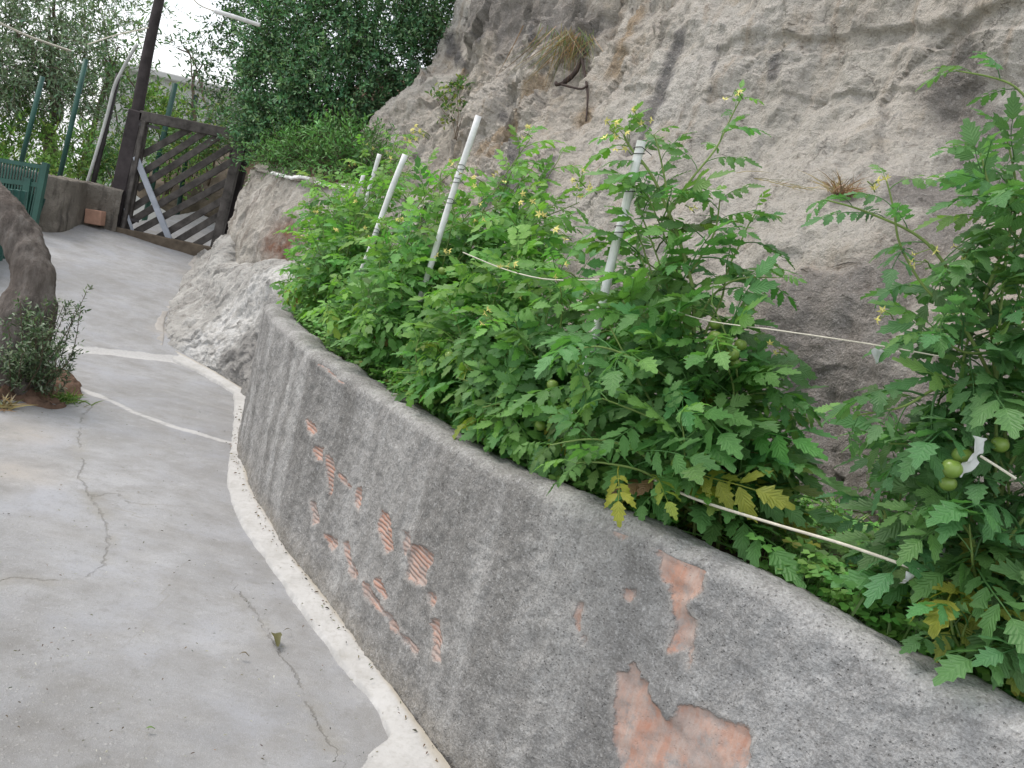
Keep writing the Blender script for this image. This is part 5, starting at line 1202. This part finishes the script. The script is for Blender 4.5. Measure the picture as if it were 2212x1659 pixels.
rag('torn pale rag tied to the stake beside green tomatoes', [(2095, 940), (2122, 950), (2072, 1030), (2108, 1005)], 1.73, 3)
rag('small white rag knotted on the thin twine', [(1897, 748), (1908, 752), (1884, 780), (1896, 776)], 1.95, 9)
rag('strip of dry white cloth hanging off the thick twine end', [(1960, 1225), (1985, 1230), (1940, 1260), (1955, 1252)], 1.76, 15)

# ------------------------------------------------------------------ ground cover of the bed
def ground_cover():
    hv = np.array([[0, 0, 0], [.45, .36, .05], [.85, .38, .03], [.98, .12, 0], [.86, 0, -.02]]); hr = hv * np.array([1, -1, 1])
    V = np.vstack([hv, hr[1:4]]); F = np.array([[0, 4, 2, 1], [0, 5, 6, 4], [4, 3, 2, 2], [4, 6, 7, 7]])[:2]
    V = np.array([[0, 0, 0], [.5, .4, .08], [.95, .33, .04], [.84, 0, -.01], [.95, -.33, .04], [.5, -.4, .08]]); F = np.array([[0, 3, 2, 1], [0, 5, 4, 3]])
    mb = MB()
    k = 8200; u = rng.random(k) ** 1.25 * 300; j = np.clip(80 + u, 0, 415).astype(int); v = rng.random(k) ** 1.35
    p = (WL[j] + WN[j] * (WT + .02))[:, :2] * 1.0; far = FT[np.clip((j * .79).astype(int), 0, 419)]; wdt = np.minimum(np.linalg.norm(far - p, axis=1), 1.0)
    P = p + WN[j] * (wdt * v)[:, None] * .9 + rng.normal(size=(k, 2)) * .02
    keep = vnoise(np.c_[P * 3.1, np.zeros(k)], 4) > -.45
    P, j = P[keep], j[keep]; k = len(P)
    h = (.0 + .075 * rng.random(k) ** 1.6) * (1 + .5 * vnoise(np.c_[P * 2.2, np.zeros(k)], 8))
    C = np.c_[P, WZ[j] - .03 + h]
    t = tints(k, (.15, .33, .07), .22, .12, (.30, .30, .06), .03)
    s = rng.uniform(.016, .034, k); rot = rng.uniform(0, 6.28, k); tilt = rng.normal(size=(k, 3)) * .25 + np.array([-.3, -.35, 1])
    for q in range(3):
        a = rot + q * 2 * pi / 3; d = np.stack([np.cos(a), np.sin(a), -.12 + 0 * a], 1); inst(mb, V, F, frames(d, unit(tilt), s), C, t)
    # stalks
    y = rng.normal(size=(k, 3)) * .0009; b = C - np.c_[rng.normal(size=(k, 2)) * .02, h + .03]
    Vs = np.stack([b - y, b + y, C + y, C - y], 1).reshape(-1, 3); mb.add(Vs, np.arange(4 * k).reshape(k, 4), tint=np.tile([.12, .2, .06, 1], (4 * k, 1)))
    tag(mb.build('clover', M_SMALL), 'bright green clover covering the soil of the raised bed', 'ground cover', kind='stuff')
    # upright grass blades
    B = []
    for (X, Y, n, s) in ((1640, 1100, 160, .16), (1700, 1080, 180, .14), (1760, 1110, 120, .14), (1590, 1150, 60, .1), (1480, 1130, 60, .12), (1840, 1160, 60, .12), (1560, 1090, 60, .12)):
        c = at_z(X, Y, .93); n2 = n; B.append(np.c_[c[0] + rng.normal(size=n2) * s, c[1] + rng.normal(size=n2) * s, np.full(n2, .88)])
    B = [b_[wall_dist(b_[:, :2]) < -WT - .13] for b_ in B]
    tuft('grass', 'long green grass blades among the clover in front of the dark rock', 'grass', np.vstack(B), 0, .15, .02, (.14, .32, .07), .0036, (.2, .3, .08), .2, kind='stuff')
ground_cover()

# ------------------------------------------------------------------ small things on the cliff, wall and path
def on_cliff(X, Y, out=.02): p = cliff_hit(X, Y); return p + np.array([-.7, -.7, 0]) * out
tuft('dry_grass_tuft', 'rust brown dry grass tuft on the cliff ledge', 'dry grass', on_cliff(1825, 415), 110, .13, .06, (.30, .185, .115), .0024, (.42, .33, .22), .3, lean=(-.2, -.3, 0))
tuft('hanging_grass', 'thin dry grass hanging on the cliff at the top edge', 'dry grass', on_cliff(1255, 80, .05), 220, .34, .3, (.30, .21, .12), .0028, (.17, .22, .08), .3, lean=(0, -.2, -3.0))
tuft('straw_tuft', 'loose pale straw on the cliff ledge right of centre', 'straw', on_cliff(1690, 400), 26, .13, .2, (.42, .34, .24), .002, lean=(.9, -.5, -.9))
b = MB()
rp = lambda *q: np.array([on_cliff(x, y, o_) for x, y, o_ in q])
b.tube(cr(rp((1262, 55, .03), (1268, 120, .06), (1258, 165, .08), (1240, 185, .1)), 20), np.linspace(.016, .02, 20), 8)
b.tube(cr(rp((1240, 185, .1), (1225, 192, .12), (1222, 186, .1)), 8), .013, 7); b.tube(cr(rp((1230, 188, .1), (1262, 198, .05), (1275, 190, .03)), 10), .008, 6); b.tube(cr(rp((1265, 120, .05), (1275, 200, .03), (1270, 262, .02)), 12), np.linspace(.012, .005, 12), 6)
tag(b.build('tree_root', simple_mat('dark_root', (.055, .04, .035), .9)), 'dark forked tree root dangling on the cliff face', 'root')
def flat_leaf(label, X, Y, L, ang, col, curl=.02, wid=.36):
    c = at_g(X, Y) + np.array([0, 0, .016]); mb = MB(); V, F, uv = leaflet(6, L, 0, np.zeros(3), 0, wid, .3, .03); V[:, 2] = abs(V[:, 1]) * .35 + curl * np.sin(V[:, 0] / L * 3)
    R_ = np.array(Matrix.Rotation(ang, 3, 'Z')); V = V @ R_.T + c; mb.add(V, F, tint=np.tile([*col, 1], (len(V), 1)), luv=uv)
    tag(mb.build('fallen_leaf', M_SMALL), label, 'leaf')
flat_leaf('brown green fallen leaf lying on the path near the white strip', 588, 1378, .10, -1.1, (.13, .12, .05))
flat_leaf('tiny green leaf on the path near the bottom edge', 312, 1585, .025, .3, (.12, .2, .05), .005)
flat_leaf('small dark curled leaf on the path right of the largest leaf', 610, 1372, .03, .5, (.10, .085, .06), .01, .2)
flat_leaf('small brown curled leaf on the path below the largest leaf', 513, 1424, .035, .1, (.14, .11, .07), .012, .3)
w = at_g(676, 1262) + np.array([.02, .03, .05])
bush('wall_weed', 'tiny green weed sprouting at the foot of the wall', 'weed', w - np.array([0, 0, .03]), [(w, (.03, .03, .02), 10)], .018, (.09, .19, .05), 4, .03, stems=False, width=1.4)
# little debris along the gutter and on the path: leaf scraps and twigs
mb = MB(); k = 420
X = rng.uniform(0, 900, k); Y = rng.uniform(880, 1659, k); pos = []
for x, y in zip(X, Y):
    p = at_g(x, y)
    if wall_dist(p[None, :2])[0] > .05: pos.append(p + np.array([0, 0, .014]))
pos = np.array(pos); n = len(pos); a = rng.uniform(0, 6.28, n); d = np.stack([np.cos(a), np.sin(a), .1 * rng.normal(size=n)], 1)
inst(mb, OV * np.array([1, .7, 3]), OF, frames(d, np.tile([0, 0, 1.0], (n, 1)) + rng.normal(size=(n, 3)) * .3, rng.uniform(.004, .014, n)), pos, tints(n, (.13, .11, .08), .4, .2, (.45, .43, .4), .35))
jj = rng.integers(60, 400, 260); gp = WL[jj] - WN[jj] * rng.uniform(.005, .05, (260, 1)); gp = np.c_[gp, ground_z(gp[:, 0], gp[:, 1]) + .03]; a = rng.uniform(0, 6.28, 260)
inst(mb, OV * np.array([1, .7, 3]), OF, frames(np.stack([np.cos(a), np.sin(a), 0 * a], 1), np.tile([0, 0, 1.0], (260, 1)), rng.uniform(.006, .02, 260)), gp, tints(260, (.17, .13, .085), .4, .2))
tag(mb.build('debris', M_SMALL), 'scattered leaf scraps and grit on the path', 'debris', kind='stuff')
